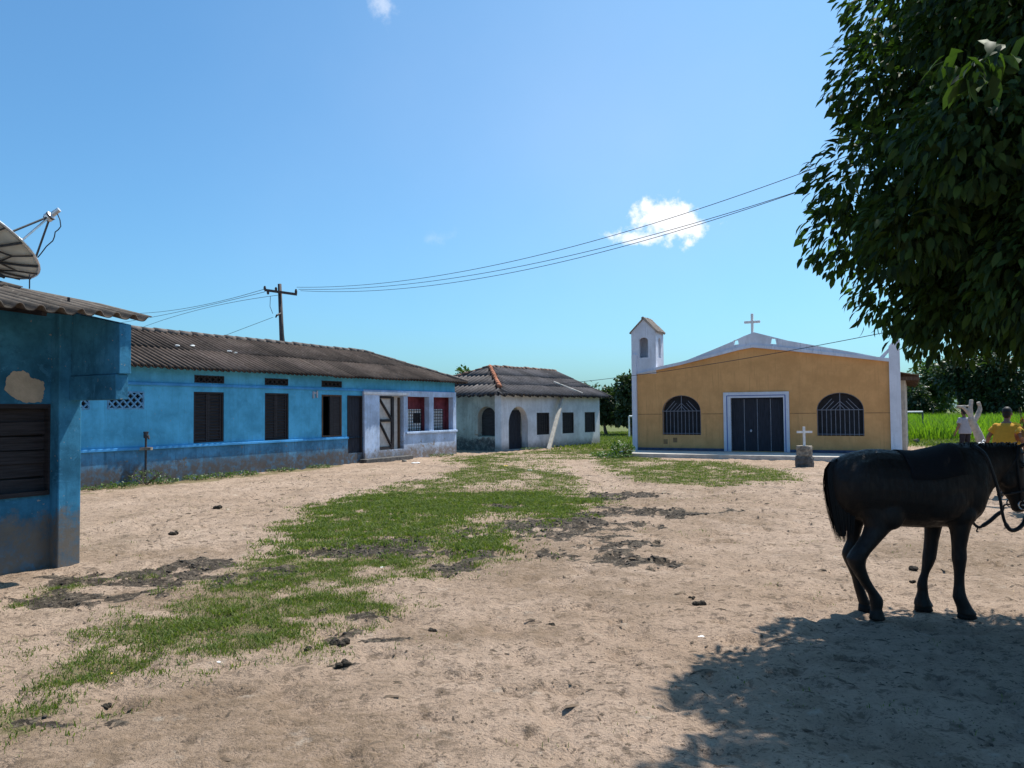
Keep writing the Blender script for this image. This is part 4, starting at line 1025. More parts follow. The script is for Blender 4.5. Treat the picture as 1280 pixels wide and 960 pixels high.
for k in range(12):
    th = 2 * math.pi * (k + .3) / 12; t2 = 2 * math.pi * (k + .8) / 12; t3 = 2 * math.pi * (k + 1.3) / 12
    b_.tube([dp(.62, th), dp(.80, t2), dp(.62, t3)], .012, 6); b_.tube([dp(.80, t2), dp(1.0, t2)], .011, 6); b_.tube([dp(.33, th), dp(.33, t3)], .012, 6)
b_.build('ribs', M['iron'], t)
b_ = MB(); b_.tube([T(c + (e1 * math.cos(2 * math.pi * k / 48) + e2 * math.sin(2 * math.pi * k / 48)) * a_) for k in range(49)], .018, 6, cap=False); b_.build('rim', M['alu'], t)
fd = yp(63, 270, YD + .1)
def proj(p):
    q = Vector(p) - Vector((0, 0, CAMH)); w_ = q.dot(_f); return 640 + FPX * q.dot(_r) / w_, 480 - FPX * q.dot(_u) / w_
def rimpt(px, py):
    return min((c + (e1 * math.cos(a) + e2 * math.sin(a)) * a_ for a in np.linspace(0, 6.283, 361)), key=lambda p: (proj(p)[0] - px) ** 2 + (proj(p)[1] - py) ** 2)
for (px, py), mt in (((17, 288), 'iron'), ((46, 322), 'iron'), ((28, 299), 'alu')):
    b_ = MB(); b_.tube([T(rimpt(px, py)), T(fd)], .0135, 6); b_.build('strut', M[mt], t)
b_ = MB(); u = (yp(74, 262, YD + .1) - fd).normalized(); b_.tube([T(fd - u * .05), T(fd + u * .02), T(fd + u * .03), T(fd + u * .14)], [.06, .06, .035, .03], 10); b_.build('feed_horn', M['alu'], t)
b_ = MB(); b_.tube([T(fd - u * .07), T(fd + u * .01)], [.045, .065], 10); b_.build('feed_ring', M['iron'], t)
cb = [(72, 268), (75, 275), (76, 283), (73, 287), (69, 290), (68, 296), (66, 301), (58, 308), (52, 316), (47, 322)]
b_ = MB(); b_.tube([T(yp(x, y, YD + .1)) for x, y in cb], .007, 6); b_.build('feed_cable', M['wire'], t)
b_ = MB(); b_.tube([Vector((0, 0, -.05)), T(c - nrm * (dep + .02))], .05, 8)
for q in ((.5, .3), (-.5, .3), (0, -.6)): b_.tube([Vector((q[0], q[1], -.05 + q[1] * TN2 * .5)), T(c - nrm * (dep + .02))], .025, 6)
b_.build('mount', M['iron'], t); b_ = MB()
q = yp(37, 351, YD - .1); b_.tube([T(yp(37, 343, YD - .1)), T(q) + Vector((0, 0, -.1))], .008, 6); b_.build('guy_wire', M['iron'], t)

# ------------------------------------------------------------------ poles and cables
PY = 35.0
pt_ = yp(349.5, 355, PY); pb_ = yp(352.5, 428, PY)
t = thing('utility_pole', 'dark timber utility pole with a crossarm standing behind the blue house roof', 'pole', (pb_.x + .12, PY, 0))
T = lambda p: Vector(p) - t.location
b_ = MB(); b_.tube([Vector((0, 0, -.3)), T(pb_), T(pt_)], [.13, .11, .085], 10); b_.build('shaft', M['pole'], t, smooth=True)
A0, A1 = yp(331, 362.5, PY - .12), yp(371, 368, PY - .12)
b_ = MB(); b_.obox(T(A0), T(A1), .10, .11); b_.build('crossarm', M['pole'], t)
for q in ((331, 362.5, 5), (345, 363, 4), (370, 367.5, 6), (335, 364, -4)):
    p = yp(q[0], q[1], PY - .12); e = yp(q[0], q[1] - q[2], PY - .12); b_ = MB(); b_.tube([T(p), T(p.lerp(e, .5)), T(e)], [.05, .065, .04], 8); b_.build('insulator', M['pole'], t)
b_ = MB(); b_.tube([T(yp(351, 392, PY - .1)), T(yp(346, 394, PY - .3)), T(yp(344.5, 397, PY - .3))], [.05, .045, .03], 8); b_.build('bracket', M['iron'], t)
b_ = MB(); b_.tube([T(yp(338, 370, PY - .1)), T(yp(337.5, 383, PY - .1)), T(yp(341, 392, PY - .1))], .012, 5); b_.build('down_cable', M['wire'], t); b_ = MB(); b_.tube([T(yp(353, 405, PY - .13)), T(yp(356, 428, PY - .13))], .012, 5); b_.build('down_cable', M['wire'], t)
P2 = Vector((12.3, 16.6, 0))
t2 = thing('utility_pole', 'tall timber utility pole standing beyond the right edge behind the big tree', 'pole', P2)
b_ = MB(); b_.tube([(0, 0, -.3), (0, 0, 9.9)], [.14, .10], 10); b_.build('shaft', M['pole'], t2, smooth=True)
b_ = MB(); b_.obox((-.9, .35, 9.5), (.9, -.35, 9.5), .1, .11); b_.build('crossarm', M['pole'], t2)
def cable(name, a, ctl, label, r=.011, n=60, group=None):
    """a cable through points given as (fraction along, height)"""
    a0, b0 = a; ts = [q[0] for q in ctl]; zs_ = [q[1] for q in ctl]; k = np.polyfit(ts, zs_, min(2, len(ctl) - 1))
    b_ = MB(); b_.tube([Vector((a0[0] + (b0[0] - a0[0]) * i / n, a0[1] + (b0[1] - a0[1]) * i / n, float(np.polyval(k, i / n)))) for i in range(n + 1)], r, 5)
    o = b_.build(name, M['wire']); tag(o, label, 'cable', group)
def span(a, b, pts):
    """heights at which a cable hung between plan points a and b passes the lines of sight"""
    out = []
    for px, py in pts:
        d = ray(px, py); m = d.x / d.y
        tt = (m * a[1] - a[0]) / ((b[0] - a[0]) - m * (b[1] - a[1])); Y = a[1] + (b[1] - a[1]) * tt
        out.append((tt, CAMH + d.z / d.y * Y))
    return out
G = 'overhead power cables'
R1 = (A1.x, A1.y)
E = (P2.x, P2.y)
for k, (nm, pts, e) in enumerate((('topmost of the overhead cables running right from the pole to the tree', [(371, 359), (640, 327), (800, 284), (990, 221)], (.2, -.1)),
              ('middle of the three overhead cables running right from the pole', [(371, 361.5), (640, 336), (800, 296), (990, 242.5)], (0, 0)),
              ('lowest of the three overhead cables running right from the pole', [(371, 363), (640, 342), (800, 300), (990, 243.5)], (-.2, .1)))):
    a = (R1[0], R1[1] + .3 * k); b = (E[0] + e[0], E[1] + e[1]); cable('power_cable', (a, b), span(a, b, pts), nm, .010, group=G)
a = (A0.x, A0.y); b = (-27, 51)
cable('power_cable', (a, b), span(a, b, [(330, 361.5), (250, 382), (165, 392)]), 'upper overhead cable running left from the crossarm towards the near roof', .012, group=G)
cable('power_cable', (a, (-27.4, 50)), span(a, (-27.4, 50), [(330, 365), (250, 384), (165, 401)]), 'second overhead cable running left from the crossarm', .012, group=G)
a = (yp(348, 369, PY).x, PY - .1); cable('power_cable', (a, (-26, 49)), span(a, (-26, 49), [(347, 369), (280, 380), (195, 403)]), 'third overhead cable dropping left just below the crossarm', .011, group=G)
a = (yp(344, 395, PY).x, PY - .3); cable('power_cable', (a, (-16.5, 37.5)), span(a, (-16.5, 37.5), [(344, 395.5), (282, 419)]), 'thin service cable dropping from the pole to the blue house roof', .010, group=G)
a = (1.7, 35.0); cable('power_cable', (a, E), span(a, E, [(695, 480), (772, 473), (845, 460.5), (970, 441.5), (1040, 430), (1107, 414.5)]), 'single thin cable crossing in front of the church gable', .010, group=G)

# ------------------------------------------------------------------ trees
LEAF = np.array([(0, 0, 0), (.30, .20, .05), (.30, -.20, .05), (.30, 0, .0), (.66, .19, -.03), (.66, -.19, -.03), (.66, 0, -.07), (1.0, 0, -.22)])
LEAFF = [(0, 3, 1), (0, 2, 3), (1, 3, 6), (1, 6, 4), (3, 2, 5), (3, 5, 6), (4, 6, 7), (6, 5, 7)]
LEAF2 = np.array([(0, 0, 0), (.5, .30, .04), (.5, -.30, .04), (1, 0, -.12)]); LEAFF2 = [(0, 2, 1), (1, 2, 3)]
def leaves(name, pos, dirs, size, mat, parent, wid=1.0, simple=False, var=None, roll=.5):
    n = len(pos); d = dirs / np.linalg.norm(dirs, axis=1, keepdims=True)
    upv = np.tile([0, 0, 1.0], (n, 1)) + rng.normal(0, roll, (n, 3)); s = np.cross(upv, d); s /= np.linalg.norm(s, axis=1, keepdims=True) + 1e-9; u = np.cross(d, s)
    tpl, tf = (LEAF2, LEAFF2) if simple else (LEAF, LEAFF)
    V = pos[:, None] + size[:, None, None] * (tpl[None, :, 0:1] * d[:, None] + tpl[None, :, 1:2] * wid * s[:, None] + tpl[None, :, 2:3] * u[:, None])
    F = (np.arange(n)[:, None, None] * len(tpl) + np.array(tf)[None]).reshape(-1, 3)
    if var is None: var = np.clip(rng.normal(.4, .25, n), 0, 1)
    return np_mesh(name, V.reshape(-1, 3), F, mat, parent, var=np.repeat(var, len(tpl)), smooth=False)
def sph(n):
    v = rng.normal(0, 1, (n, 3)); return v / np.linalg.norm(v, axis=1, keepdims=True)
def limb_tree(mb, base, h, r, crown, nl):
    base = Vector(base); top = base + Vector((rnd.uniform(-.15, .15), rnd.uniform(-.15, .15), h))
    mb.tube([base + Vector((0, 0, -.1)), base + Vector((0, 0, .15 * h)), base.lerp(top, .6), top], [r * 1.35, r * 1.05, r * .9, r * .75], 10)
    for c, rad in crown[:nl]:
        e = Vector(c); m = top.lerp(e, .5) + Vector((rnd.uniform(-.2, .2), rnd.uniform(-.2, .2), rnd.uniform(.0, .3) * h * .3))
        mb.tube([top - Vector((0, 0, .1)), m, e], [r * .6, r * .4, r * .15], 7)
        for j in range(3):
            q = e + Vector((rnd.uniform(-1, 1) * rad[0], rnd.uniform(-1, 1) * rad[1], rnd.uniform(-.5, .8) * rad[2])) * .6
            mb.tube([m.lerp(e, .5), q], [r * .25, r * .06], 5)
# --- the big broadleaf tree at the right
TB = Vector((4.75, 5.55, 0))
BL = [((4.52, 5.62, 3.52), (2.02, 2.06, 1.50)), ((4.82, 5.45, 2.98), (1.66, 1.6, .82)), ((4.74, 5.5, 4.85), (1.93, 1.8, 1.5)), ((5.7, 5.0, 3.6), (1.8, 1.9, 1.8)), ((4.75, 5.3, 2.62), (1.28, 1.2, .58))]
t = thing('broadleaf_tree', 'big dark broadleaf tree with drooping leaves filling the right edge', 'tree', TB)
mb = MB(); limb_tree(mb, (0, 0, 0), 1.75, .19, [(tuple(Vector(c) - TB), r) for c, r in BL], 4); 
for i in range(9):
    q = Vector((rnd.uniform(-1.5, 1.2), rnd.uniform(-1.3, 1.3), rnd.uniform(2.2, 4.8))); mb.tube([(0, 0, 1.7), q * .55 + Vector((0, 0, .8)), q], [.09, .06, .015], 6)
mb.build('trunk', M['bark'], t, smooth=True)
pos = []; dr = []; sz = []
for (c, r), n in zip(BL, (46, 30, 34, 26, 20)):
    c = np.array(c); r = np.array(r); i = np.arange(n) + .5; ph = np.arccos(1 - 2 * i / n); th = math.pi * (1 + 5 ** .5) * i + c[2]
    d = np.stack([np.cos(th) * np.sin(ph), np.sin(th) * np.sin(ph), np.cos(ph)], 1) + rng.normal(0, .12, (n, 3)); d /= np.linalg.norm(d, axis=1, keepdims=True)
    for dd_ in d:      # a lobe of foliage
        lr = rng.uniform(.34, .56); lc = c + dd_ * r * rng.uniform(.82, .95); m = int(620 * (lr / .45) ** 2)
        u = sph(m); k = rng.uniform(.45, 1, m) ** .6; k = k * (1 + .10 * np.sin(u[:, 0] * 7 + lc[0] * 9) * np.sin(u[:, 2] * 8 + lc[1] * 5))
        pos.append(lc + u * lr * k[:, None] * [1, 1, .85]); dr.append(u * .8 + dd_ * .3 + sph(m) * .55 + np.array([0, 0, -.8])); sz.append(rng.uniform(.065, .125, m))
pos = np.concatenate(pos); dr = np.concatenate(dr); sz = np.concatenate(sz)
# inner leaves that close the crown
for (c, r), n in zip(BL, (10000, 5000, 5000, 4000, 2500)):
    q = np.array(c) + sph(n) * np.array(r) * (rng.uniform(.05, 1, n) ** .45 * .86)[:, None]; pos = np.concatenate([pos, q]); dr = np.concatenate([dr, sph(n) + [0, 0, -.7]]); sz = np.concatenate([sz, rng.uniform(.11, .19, n)])
# hanging sprigs on the fringe
for px, py, Y in ((1195, 85, 3.6), (1220, 82, 3.65), (1240, 76, 3.7)):
    p = np.array(yp(px, py, Y)); m = 16; pos = np.concatenate([pos, p + rng.normal(0, .06, (m, 3))]); dr = np.concatenate([dr, sph(m) * .8 + [-.2, 0, -.9]]); sz = np.concatenate([sz, rng.uniform(.11, .17, m)])
leaves('crown', pos - np.array(TB), dr, sz, M['leaf_near'], t, wid=.95)

def far_tree(name, label, px, base_py, top_py, wid_px, Y, mat, n=2600, ls=.35, trunk=.25, squat=.0, seed=0, group='trees behind the village'):
    b = yp(px, 510, Y); zt = yp(px, top_py, Y).z; w = wid_px * Y / FPX / 2; base = Vector((b.x, Y, 0))
    t = thing(name, label, 'tree', base, group=group)
    r_ = random.Random(seed); z0 = zt * trunk
    bl = []
    for i in range(9):
        f = r_.random(); a = r_.uniform(0, 6.28); rr = w * r_.uniform(.15, .62) * (1 - .35 * f)
        bl.append(((rr * math.cos(a), rr * math.sin(a), z0 + (zt - z0) * (.18 + .62 * f)), (w * r_.uniform(.34, .55), w * r_.uniform(.34, .55), (zt - z0) * r_.uniform(.16, .26))))
    bl.append(((0, 0, zt - (zt - z0) * .3), (w * .45, w * .45, (zt - z0) * .3)))
    mb = MB(); limb_tree(mb, (0, 0, 0), max(z0, .6), max(.12, w * .06), bl, 6); mb.build('trunk', M['bark'], t, smooth=True)
    P = []; Dd = []
    for c, r in bl:
        m = n // len(bl); d = sph(m); k = rng.uniform(.35, 1.0, m) ** .5 * (1 + .22 * np.sin(d[:, 0] * 6 + c[0]) * np.sin(d[:, 2] * 7 + c[2]))
        P.append(np.array(c) + d * np.array(r) * k[:, None]); Dd.append(d + sph(m) * .7 + [0, 0, -.3])
    P = np.concatenate(P); P[:, 2] = np.maximum(P[:, 2], .15)
    leaves('crown', P, np.concatenate(Dd), rng.uniform(.6, 1.2, len(P)) * ls, mat, t, wid=1.0, simple=True)
far_tree('tree', 'tall dark tree in the gap between the white house and the church', 790, 540, 466, 64, 52, M['leaf_dark'], 4200, .34, .10, seed=1)
far_tree('tree', 'smaller dark rounded tree just right of the white house gable', 757, 538, 486, 46, 54, M['leaf_dark'], 3000, .34, .06, seed=2)
far_tree('tree', 'dark tree growing behind the church beside the bell turret', 836, 538, 474, 60, 56, M['leaf_dark'], 3000, .36, .08, seed=12)
far_tree('tree', 'small green tree top peeping over the white house roof', 581, 520, 456, 34, 66, M['leaf_mid'], 1500, .34, .3, seed=3)
far_tree('tree', 'pale feathery tree beyond the meadow just right of the church eave', 1166, 520, 450, 70, 96, M['leaf_mid'], 3800, .55, .06, seed=4)
far_tree('tree', 'rounded bush-like tree low beside the church at the meadow edge', 1142, 522, 478, 50, 92, M['leaf_dark'], 2600, .5, .03, seed=5)
far_tree('tree', 'dark dense tree behind the whitewashed lopped trunk', 1205, 524, 432, 90, 88, M['leaf_dark'], 4600, .55, .04, seed=6)
far_tree('tree', 'wide dark tree above the meadow behind the person in yellow', 1262, 526, 420, 110, 84, M['leaf_dark'], 5200, .55, .04, seed=7)
far_tree('tree', 'dark tree at the far right end of the meadow tree line', 1322, 526, 425, 100, 82, M['leaf_dark'], 3600, .55, .04, seed=8)
far_tree('tree', 'lighter green tree in the meadow tree line between darker crowns', 1232, 524, 458, 60, 100, M['leaf_mid'], 3000, .55, .05, seed=9)

# the wood that closes the horizon
n = 15000; X = rng.uniform(-170, 260, n); Y = 200 + rng.uniform(0, 40, n); top = 5.5 + 5.0 * fbm(X * .09, Y * .02, 3, 44)
P = np.stack([X, Y, top * rng.uniform(.0, 1, n) ** .8], 1)
o = leaves('distant_wood', P, sph(n), rng.uniform(1.0, 2.0, n), M['leaf_dark'], None, simple=True); o['kind'] = 'stuff'

# small bush, weeds and the croton
def shrub(name, label, p, h, w, mat, n, ls, cat='bush', group=None):
    t = thing(name, label, cat, p, group=group)
    m = MB()
    for i in range(7): 
        a = rnd.uniform(0, 6.28); m.tube([(0, 0, -.02), (w * .25 * math.cos(a), w * .25 * math.sin(a), h * .5), (w * .45 * math.cos(a), w * .45 * math.sin(a), h * rnd.uniform(.7, 1))], [.012, .009, .004], 5)
    m.build('stems', M['bark'], t)
    q = sph(n) * (rng.uniform(.2, 1, n) ** .4)[:, None] * [w / 2, w / 2, h * .5] + [0, 0, h * .52]; q[:, 2] = np.maximum(q[:, 2], .01)
    leaves('foliage', q, sph(n) + [0, 0, .35], rng.uniform(.7, 1.3, n) * ls, mat, t, simple=False)
p = gp(778, 571.5); shrub('bush', 'lone green bush on the grass at the left corner of the church', p, .55, .95, M['weed'], 420, .12)
p = gp(764, 572.5); shrub('bush', 'low spreading green bush left of the lone bush by the church', p, .22, 1.5, M['weed'], 420, .10)
for i, (px, py, h, w, lab) in enumerate(((182, 605, .42, .8, 'leafy weed clump around the foot of the standpipe'), (150, 608, .2, .7, 'weed clump along the blue wall left of the standpipe'), (205, 603.5, .22, .6, 'weed clump right of the standpipe at the blue wall'),
                            (245, 599, .22, .6, 'weeds below the first shuttered window'), (275, 596.5, .24, .7, 'weeds between the first two shuttered windows, nearer the first'), (305, 593.5, .2, .7, 'weeds beside the white litter at the blue wall'),
                            (120, 611, .16, .8, 'weeds at the blue wall just right of the porch pier'), (350, 588, .16, .8, 'weeds below the second shuttered window'), (400, 583.5, .14, .7, 'weeds below the window with one open leaf'),
                            (665, 561.5, .2, .9, 'weeds at the white house wall left of the leaning post'), (553, 570, .2, .9, 'weeds below the porch windows of the blue house'))):
    shrub('weed', lab, gp(px, py + 1), h * (.8 if h > .3 else .55), w * 1.25, M['weed'], 230, .055, 'weed', 'weeds along the house walls')
p = yp(1306, 560, 12.5); shrub('croton_plant', 'red and green leaved croton shrub at the right edge behind the horse head', Vector((p.x, 12.5, 0)), 1.9, .75, M['croton'], 420, .13, 'shrub')
# ------------------------------------------------------------------ football goal behind the church and the side rail
def goal(label, name, pl, top, pr, Y):
    a = yp(*pl, Y); b = yp(*pr, Y); z = yp(pl[0], top, Y).z
    t = thing(name, label, 'goal', Vector((b.x, Y, 0)))
    T = lambda x, z_: Vector((x - b.x, 0, z_))
    m = MB(); m.tube([T(b.x, 0), T(b.x, z)], .05, 8); m.build('post', M['grille_dark'], t)
    m = MB(); m.tube([T(a.x, 0), T(a.x, z)], .05, 8); m.build('post', M['white_paint'], t)
    m = MB(); m.tube([T(a.x, z + .01), T(b.x, z + .01)], .055, 8); m.build('crossbar', M['white_paint'], t)
goal('football goal with a white crossbar in the meadow right of the church', 'football_goal', (1096, 545), 515.5, (1154, 545), 46.0)
goal('white football goal whose post shows left of the church pilaster', 'football_goal', (786.5, 537), 520.5, (838, 537), 48.0)
# ------------------------------------------------------------------ horse
HY = 6.4
def hp(px, py, dy=0.0): 
    p = yp(px, py, HY); return Vector((p.x, HY + dy, p.z))
H0 = hp(1140, 760); H0 = Vector((H0.x, HY, 0))
def loc_(p): return Vector(p) - H0
K = HY / FPX
mb = MB()
def sec(px, top, bot, hw, dy=0):
    a = loc_(hp(px, top)); b = loc_(hp(px, bot)); c = (a + b) / 2; c.y += dy
    return (c, Vector((0, hw, 0)), Vector((0, 0, (a.z - b.z) / 2)))
mb.loft([sec(1035, 590, 618, .05), sec(1040, 579, 630, .14), sec(1050, 571, 641, .20), sec(1066, 565, 648, .25), (sec(1086, 561, 654, .275)), sec(1104, 561, 655, .275),
         sec(1122, 563, 658, .285), sec(1142, 564, 659, .295), sec(1162, 560, 659, .29), sec(1178, 556, 658, .265), sec(1194, 553.5, 658, .235), sec(1208, 555, 655, .205), sec(1220, 559, 646, .17), sec(1229, 572, 628, .11), sec(1233, 585, 615, .05)], 22)
for s_ in (-1, 1):      # haunch, stifle, hip point, shoulder, forearm
    for px, py, rr, dy in ((1074, 605, (.17, .11, .21), .155), (1100, 640, (.11, .07, .12), .19), (1203, 612, (.12, .09, .21), .135), (1190, 640, (.12, .09, .10), .14), (1160, 622, (.22, .10, .17), .19)):
        mb.ell(loc_(hp(px, py)) + Vector((0, s_ * dy, 0)), rr)
# neck: along its axis, sections perpendicular to it
def sec2(x0, y0, x1, y1, hw):
    a = loc_(hp(x0, y0)); b = loc_(hp(x1, y1)); c = (a + b) / 2; return (c, Vector((0, hw, 0)), (a - b) / 2)
mb.loft([sec2(1190, 558, 1200, 640, .15), sec2(1205, 555, 1226, 634, .16), sec2(1222, 555, 1238, 613, .125), sec2(1240, 555, 1245, 606, .105), sec2(1256, 555, 1252, 602, .095), sec2(1268, 558, 1258, 604, .085)], 18)
# head: from the poll down to the muzzle
mb.loft([sec2(1255, 558, 1272, 556, .05), sec2(1246, 572, 1277, 561, .085), sec2(1242, 588, 1279, 572, .095), sec2(1245, 604, 1281, 590, .09), sec2(1254, 616, 1282, 606, .075), sec2(1261, 625, 1282, 619, .062), sec2(1264, 632, 1282, 629, .06), sec2(1265, 637, 1281, 636, .052), sec2(1268, 640, 1279, 640, .03)], 18)
# brow and cheek bones, nostril rim
for s_ in (-1, 1):
    mb.ell(loc_(hp(1268, 580)) + Vector((0, s_ * .085, 0)), (.035, .022, .028)); mb.ell(loc_(hp(1256, 598)) + Vector((0, s_ * .07, 0)), (.07, .035, .075)); mb.ell(loc_(hp(1276, 630)) + Vector((0, s_ * .045, 0)), (.025, .02, .03))
    # ears
    e = loc_(hp(1270, 558)) + Vector((0, s_ * .05, 0)); mb.loft([(e, (.028, 0, 0), (0, .022, 0)), (e + Vector((.03, s_ * .012, .028)), (.026, 0, 0), (0, .02, 0)), (e + Vector((.075, s_ * .02, .045)), (.012, 0, 0), (0, .01, 0)), (e + Vector((.10, s_ * .02, .05)), (.004, 0, 0), (0, .004, 0))], 8)
def leg(pts, dy, dep=1.0):
    secs = []
    for i, (xa, xb, y) in enumerate(pts):
        a = loc_(hp(xa, y)); b = loc_(hp(xb, y)); c = (a + b) / 2; d = dy if not hasattr(dy, '__len__') else dy[0] + (dy[1] - dy[0]) * min(1, i / 3)
        # keep the drawn position when the leg stands nearer or farther
        s_ = (HY + d) / HY; w = c + H0; w = Vector((w.x * s_, HY + d, CAMH + (w.z - CAMH) * s_)); c = w - H0
        hw = (b.x - a.x) / 2 * s_
        secs.append((c, Vector((hw, 0, 0)), Vector((0, min(hw, .085) * dep if hw > .03 else hw * 1.0, 0))))
    mb.loft(secs, 12)
# near (right) hind: thigh to stifle, gaskin running back to the hock, cannon sloping forward
leg([(1048, 1118, 600), (1064, 1121, 630), (1077, 1122, 646), (1081, 1117, 658), (1078, 1106, 669), (1071, 1096, 680), (1063, 1087, 690), (1058.5, 1082, 698), (1061, 1081, 706), (1066, 1083, 714), (1072, 1087, 724), (1079, 1093, 734), (1085, 1099, 742), (1087, 1103, 748), (1088, 1103.5, 755), (1089, 1102, 761), (1088, 1104, 766), (1087, 1106, 774)], (-.13, -.13), 1.15)
# far hind: straight gaskin, hock behind
leg([(1046, 1090, 610), (1054, 1084, 640), (1059, 1077, 660), (1059, 1073, 675), (1054.5, 1070, 685), (1052.5, 1068, 692), (1055, 1070, 700), (1060, 1073, 710), (1065, 1076, 722), (1068, 1080, 735), (1071, 1084, 745), (1073, 1087, 752), (1075, 1087, 758), (1074, 1088, 763), (1073, 1090, 769)], (.12, .11), 1.15)
# far fore
leg([(1150, 1190, 620), (1155, 1180, 645), (1156.5, 1176, 660), (1156, 1172.5, 675), (1154.5, 1170.5, 690), (1153.5, 1169.5, 697), (1153, 1166, 706), (1151.5, 1161, 716), (1148, 1159, 725), (1146.5, 1159, 732), (1147.5, 1159.5, 738), (1146, 1160, 744), (1144, 1162, 750), (1143, 1166, 757)], (.10, .13), 1.1)
# near fore
leg([(1168, 1222, 620), (1178, 1217, 642), (1187, 1212.5, 656), (1189.5, 1209.5, 670), (1190.5, 1207, 685), (1190.5, 1207.5, 698), (1192, 1206.5, 706), (1193, 1205, 718), (1193, 1205, 730), (1192, 1206, 740), (1191.5, 1208, 747), (1194, 1211, 753), (1197, 1215, 760), (1198, 1221, 768)], (-.10, -.12), 1.1)
me = remesh(mb, .0115, 5)
hroot = thing('horse', 'dark bay saddle horse standing in the tree shade, head lowered at the right edge', 'horse', H0)
body = link_mesh('body', me, M['horse'], hroot)
for s_ in (-1, 1):
    b_ = MB(); b_.ell(loc_(hp(1269, 582)) + Vector((0, s_ * .097, 0)), (.018, .012, .015)); b_.build('eye', M['eye'], hroot, smooth=True)
# hooves
for xa, xb, ya, yb, dy in ((1087.5, 1105, 765, 774.5, -.13), (1073.5, 1089.5, 761, 769.5, .11), (1143.5, 1165.5, 749, 757.5, .13), (1197.5, 1220.5, 759, 768.5, -.12)):
    s_ = (HY + dy) / HY
    def q(px, py): w = hp(px, py); return Vector((w.x * s_, HY + dy, CAMH + (w.z - CAMH) * s_)) - H0
    a, b = q(xa, yb), q(xb, yb); c = (a + b) / 2; hw = (b.x - a.x) / 2
    b_ = MB(); b_.loft([(Vector((c.x, c.y, -.005)), Vector((hw * 1.02, 0, 0)), Vector((0, .062, 0))), (Vector((c.x - hw * .05, c.y, .028)), Vector((hw * .92, 0, 0)), Vector((0, .056, 0))), (Vector((c.x - hw * .15, c.y, .06)), Vector((hw * .76, 0, 0)), Vector((0, .047, 0)))], 14); b_.build('hoof', M['hoof'], hroot, smooth=True)
# tail of hair strands
V = []; F = []; n = 420
for i in range(n):
    f = rnd.random(); sx = rnd.uniform(-1, 1); sy = rnd.uniform(-1, 1); L_ = rnd.uniform(.72, 1.0)
    path = []
    for tq in (0, .12, .3, .5, .7, .85, 1.0):
        v = tq * L_
        cx = 1044 + 0 * v + (6 if v > .15 else 40 * v); cy = 577 + 101 * v
        wd = (4 + 14 * min(1, v * 3) * (1 - .55 * max(0, v - .55) / .45))
        cx = np.interp(v, [0, .1, .3, .6, .85, 1.0], [1041, 1039.5, 1045, 1050, 1052.5, 1054]); wd = np.interp(v, [0, .1, .3, .6, .85, 1.0], [4, 8, 14, 14, 11, 8])
        p = loc_(hp(cx + sx * wd, cy)); p.y = sy * wd * K * .8 + (-.02); path.append(p)
    w_ = .0035
    o = len(V)
    for j, p in enumerate(path):
        k = w_ * (1 - .8 * (j / 6) ** 2); V += [(p.x - k, p.y - k * sy, p.z), (p.x + k, p.y + k * .6, p.z)]
    for j in range(6): F.append((o + 2 * j, o + 2 * j + 1, o + 2 * j + 3, o + 2 * j + 2))
np_mesh('tail', np.array(V), np.array(F), M['hair_black'], hroot)
tb = MB(); tb.loft([(loc_(hp(1043, 574)), (.02, 0, .01), (0, .035, 0)), (loc_(hp(1040, 586)), (.045, 0, 0), (0, .05, 0)), (loc_(hp(1045, 612)), (.078, 0, 0), (0, .06, 0)), (loc_(hp(1050, 645)), (.072, 0, 0), (0, .055, 0)), (loc_(hp(1053, 670)), (.026, 0, 0), (0, .02, 0))], 12); tb.build('tail_core', M['hair_black'], hroot, smooth=True)
# mane lying on the far side with a tuft over the withers
V = []; F = []
for i in range(260):
    x = rnd.uniform(1178, 1272); a = loc_(hp(x, 556 - (1 if x > 1200 else 0))); a.y = rnd.uniform(-.03, .04); ln = rnd.uniform(.05, .14); w_ = .004; sd_ = rnd.choice((1, 1, 1, -1))
    p = [a + Vector((rnd.uniform(-.01, .01) - .02 * tq, sd_ * (.02 + .06 * tq), .022 * math.sin(tq * 3.1) * rnd.uniform(.3, 1.3) - ln * tq * tq)) for tq in (0, .33, .66, 1)]
    o = len(V)
    for q in p: V += [(q.x - w_, q.y, q.z), (q.x + w_, q.y, q.z)]
    for j in range(3): F.append((o + 2 * j, o + 2 * j + 1, o + 2 * j + 3, o + 2 * j + 2))
np_mesh('mane', np.array(V), np.array(F), M['hair_black'], hroot)
# dark cloth over the back: a shell that follows the barrel
b_ = MB(); xs_ = np.linspace(1119, 1188, 14); rings = []
for x in xs_:
    top = np.interp(x, [1104, 1122, 1142, 1162, 1178, 1194], [561, 563, 564, 560, 556, 553.5]); bot = 659; hw = np.interp(x, [1104, 1122, 1142, 1162, 1178, 1194], [.28, .285, .295, .29, .265, .235])
    a = loc_(hp(x, top)); b = loc_(hp(x, bot)); cz = (a.z + b.z) / 2; hz = (a.z - b.z) / 2
    rings.append([(a.x, (hw + .007) * math.sin(th), cz + (hz + .007) * math.cos(th)) for th in np.linspace(-1.25, 1.25, 15)])
vs_ = [p for r in rings for p in r]; fs = [(i * 15 + k, i * 15 + k + 1, (i + 1) * 15 + k + 1, (i + 1) * 15 + k) for i in range(13) for k in range(14)]
b_.add(vs_, fs); b_.build('saddle_cloth', M['pad'], hroot, smooth=True, solid=.006)
